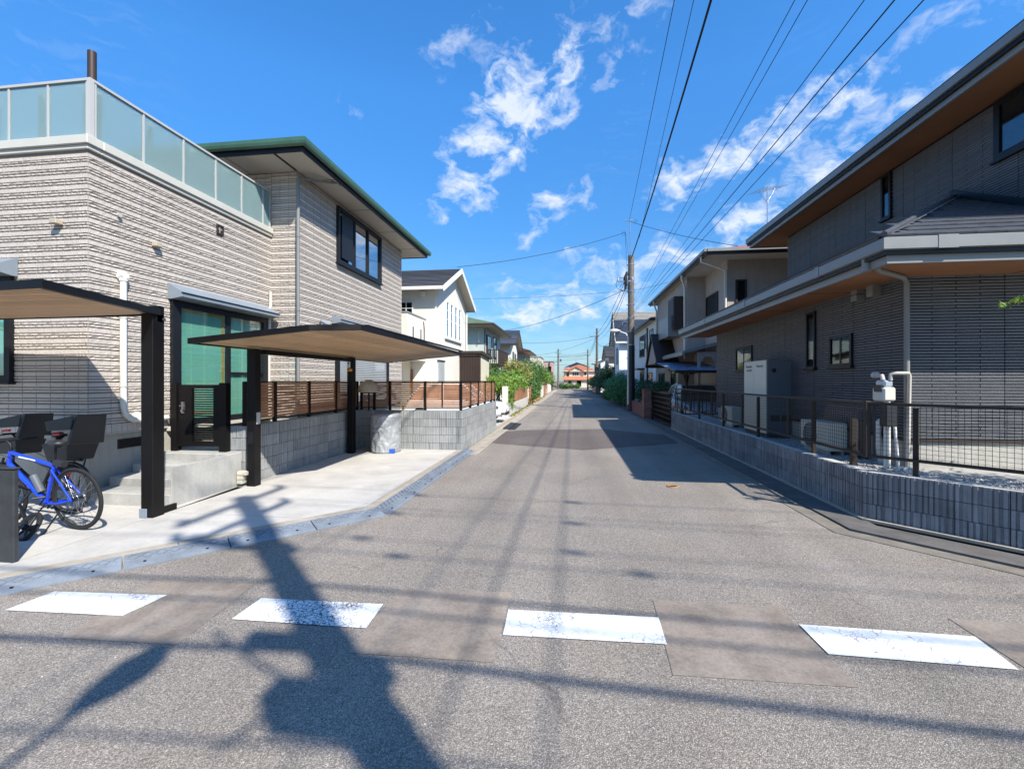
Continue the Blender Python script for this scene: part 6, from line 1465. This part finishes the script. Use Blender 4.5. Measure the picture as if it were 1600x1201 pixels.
def bike(label, loc, rz, frame, lean=0, R_=.345, step=False):
    o = thing('bicycle', label, 'bicycle', loc, rz); w_ = WM[o.name] @ Matrix.Rotation(lean, 4, 'X')
    wheel(o, w_, (0, 0, R_), R_); wheel(o, w_, (1.06, 0, R_), R_)
    bb = (.44, 0, .28); st = (.29, 0, .70); hd = (.90, 0, .83); hb = (.94, 0, .70)
    if step: st = (.30, 0, .55); hd = (.88, 0, .72); hb = (.92, 0, .60)
    f = MB().tube(tf(w_, [st, hd]), .020, 12).tube(tf(w_, [bb, hb]), [.026, .024], 12).tube(tf(w_, [bb, st, (.27, 0, .76)]), .018, 12)
    for sy in (-.06, .06):
        f.tube(tf(w_, [(.42, sy * .5, .28), (.2, sy, .30), (0, sy, R_)]), .012, 8).tube(tf(w_, [(.30, sy * .4, .66), (0, sy, R_)]), .010, 8).tube(tf(w_, [(.98, sy * .8, .66), (1.06, sy, R_)]), .013, 8)
    f.tube(tf(w_, [hb, (.90, 0, .84)]), .022, 10); f.build('frame', frame, o)
    MB().tube(tf(w_, [(.28, 0, .72), (.24, 0, .93)]), .014, 8).build('seat_post', 'dark_metal', o)
    MB().lathe([(0, 0), (.07, .01), (.065, .04), (0, .055)], w_ @ Vector((.20, 0, .93)), 14).tube(tf(w_, [(.20, 0, .95), (.34, 0, .96)]), [.05, .018], 10).build('saddle', 'plastic_black', o)
    MB().tube(tf(w_, [(.90, 0, .83), (.89, 0, .92), (.95, 0, .96)]), .014, 8).tube(tf(w_, [(.95, -.28, .95), (.96, 0, .96), (.95, .28, .95)]), .013, 8).build('handlebar', 'dark_metal', o)
    c = w_ @ Vector((.44, -.05, .28)); nv = w_.to_3x3() @ Vector((0, 1, 0))
    d = MB().torus(c, .085, .006, nv, 28, 5); a = nv.orthogonal().normalized(); b = nv.cross(a)
    for i in range(5): t = i * 1.2566; d.tube([c, c + (a * math.cos(t) + b * math.sin(t)) * .082], .007, 5)
    d.tube(tf(w_, [(.44, -.06, .28), (.56, -.08, .18)]), .010, 6).tube(tf(w_, [(.44, .06, .28), (.32, .08, .38)]), .010, 6); d.build('crankset', 'dark_metal', o)
    MB().tube(tf(w_, [(.53, -.10, .175), (.59, -.18, .175)]), .014, 6).tube(tf(w_, [(.29, .10, .385), (.35, .18, .385)]), .014, 6).build('pedal', 'plastic_black', o)
    MB().tube(tf(w_, [(.44, -.05, .365), (0, -.05, R_ + .045)]), .004, 4).tube(tf(w_, [(.44, -.05, .195), (.05, -.05, .17), (-.0, -.05, R_ - .045)]), .004, 4).build('chain', 'chrome', o)
    q = w_ @ Vector((0, -.045, R_)); z = MB()
    for rr_ in (.05, .04, .03): z.torus(q, rr_, .004, nv, 20, 4)
    z.build('sprockets', 'chrome', o)
    MB().tube(tf(w_, [(.02, -.06, R_ - .02), (.03, -.06, .25), (.06, -.06, .17)]), .012, 6).torus(w_ @ Vector((.045, -.055, .19)), .022, .005, nv, 14, 4).build('derailleur', 'dark_metal', o)
    MB().torus(w_ @ Vector((0, .04, R_)), .075, .004, nv, 26, 4).build('brake_disc', 'chrome', o)
    MB().tube(tf(w_, [(.10, .08, .27), (.20, .22, .0)]), .008, 6).build('kickstand', 'dark_metal', o)
    MB().tube(tf(w_, [(.95, .2, .94), (1.02, .1, .86), (.90, .02, .78), (.6, .02, .76), (.35, .03, .68), (.1, .06, .42)]), .003, 4).tube(tf(w_, [(.95, -.2, .94), (1.05, -.1, .84), (1.0, 0, .7)]), .003, 4).build('brake_cable', 'rubber', o)
    return o, w_


b1, w1 = bike('blue bicycle with black tyres parked next to the dark pillar', (-5.34, 4.28, DZ), R(176), 'bike_blue', R(-4))
MB().tube(tf(w1, [(.50, 0, .40), (.60, 0, .58)]), .036, 12).build('bottle', 'unit_grey', b1); MB().tube(tf(w1, [(.14, 0, .72), (.27, 0, .74)]), .035, 12).build('rear_light', 'plastic_black', b1)
tx = MB(); tx.add(tf(w1, [(.52, .0205, .765), (.76, .0205, .80), (.76, .0205, .782), (.52, .0205, .747)]), [(0, 1, 2, 3)]); tx.build('frame_decal', 'paint_white', b1)
b2, w2 = bike('black electric bicycle carrying two child seats against the tiled wall', (-6.12, 4.78, DZ), R(178), 'plastic_black', R(3), .30, True)


def child_seat(parent, w_, x, z, s=1.0, back=1):
    m = MB()
    m.hexa(tf(w_, [(x - .15 * s, -.15 * s, z), (x + .15 * s, -.15 * s, z), (x + .15 * s, .15 * s, z), (x - .15 * s, .15 * s, z), (x - .19 * s, -.19 * s, z + .24 * s), (x + .22 * s, -.17 * s, z + .20 * s), (x + .22 * s, .17 * s, z + .20 * s), (x - .19 * s, .19 * s, z + .24 * s)]))
    bx = x - .19 * s * back
    m.hexa(tf(w_, [(bx - .04, -.20 * s, z + .2 * s), (bx + .03, -.18 * s, z + .2 * s), (bx + .03, .18 * s, z + .2 * s), (bx - .04, .20 * s, z + .2 * s), (bx - .10 * back, -.17 * s, z + .56 * s), (bx - .03 * back, -.15 * s, z + .56 * s), (bx - .03 * back, .15 * s, z + .56 * s), (bx - .10 * back, .17 * s, z + .56 * s)]))
    for sy in (-1, 1): m.hexa(tf(w_, [(bx - .03, sy * .19 * s, z + .38 * s), (bx + .30 * s * back, sy * .20 * s, z + .36 * s), (bx + .30 * s * back, sy * .18 * s, z + .36 * s), (bx - .03, sy * .17 * s, z + .38 * s), (bx - .06, sy * .19 * s, z + .55 * s), (bx + .34 * s * back, sy * .2 * s, z + .47 * s), (bx + .34 * s * back, sy * .18 * s, z + .47 * s), (bx - .06, sy * .17 * s, z + .55 * s)]))
    o = m.build('child_seat', 'plastic_black', parent); bev(o, .035, 3)
    MB().tube(tf(w_, [(x, .205 * s, z + .32 * s), (x - .10, .205 * s, z + .33 * s)]), .014, 8).build('reflector', 'red_lens', o)
    MB().hexa(tf(w_, [(x + .02, .20 * s, z + .27 * s), (x + .12, .20 * s, z + .27 * s), (x + .12, .20 * s, z + .31 * s), (x + .02, .20 * s, z + .31 * s), (x + .02, .208 * s, z + .27 * s), (x + .12, .208 * s, z + .27 * s), (x + .12, .208 * s, z + .31 * s), (x + .02, .208 * s, z + .31 * s)])).build('label_patch', 'canvas', o)


child_seat(b2, w2, .02, .66, 1.0); child_seat(b2, w2, .80, .72, .9)
MB().tube(tf(w2, [(.30, 0, .62), (.1, 0, .66), (-.15, 0, .66)]), .018, 8).tube(tf(w2, [(-.12, .06, .66), (0, .08, .3)]), .009, 6).tube(tf(w2, [(-.12, -.06, .66), (0, -.08, .3)]), .009, 6).build('rear_carrier', 'dark_metal', b2)
MB().lathe([(0, -.01), (.03, -.005), (.03, .005), (0, .01)], w2 @ Vector((-.1, .1, .50)), 14, axis='y').build('tail_reflector', 'red_lens', b2)
MB().torus(w2 @ Vector((0, 0, .30)), .315, .02, w2.to_3x3() @ Vector((0, 1, 0)), 26, 6, arc=(2.2, 4.9)).build('mudguard', 'plastic_black', b2)
kb = thing('balance_bike', 'small black five-spoke wheel of a child bicycle lying by the pillar', 'child bicycle', (-5.64, 3.88, DZ), R(168))
wk = WM[kb.name] @ Matrix.Rotation(R(34), 4, 'X') @ T(0, -.04, .0)
wheel(kb, wk, (0, 0, .15), .165, .022, 5, .03, mag=True); wheel(kb, wk, (.55, 0, .15), .165, .022, 5, .03, mag=True)
MB().tube(tf(wk, [(0, 0, .15), (.2, 0, .26), (.42, 0, .36), (.55, 0, .15)]), .018, 8).tube(tf(wk, [(.42, 0, .36), (.40, 0, .52)]), .014, 8).tube(tf(wk, [(.40, -.15, .52), (.40, .15, .52)]), .012, 8).build('frame', 'dark_metal', kb)
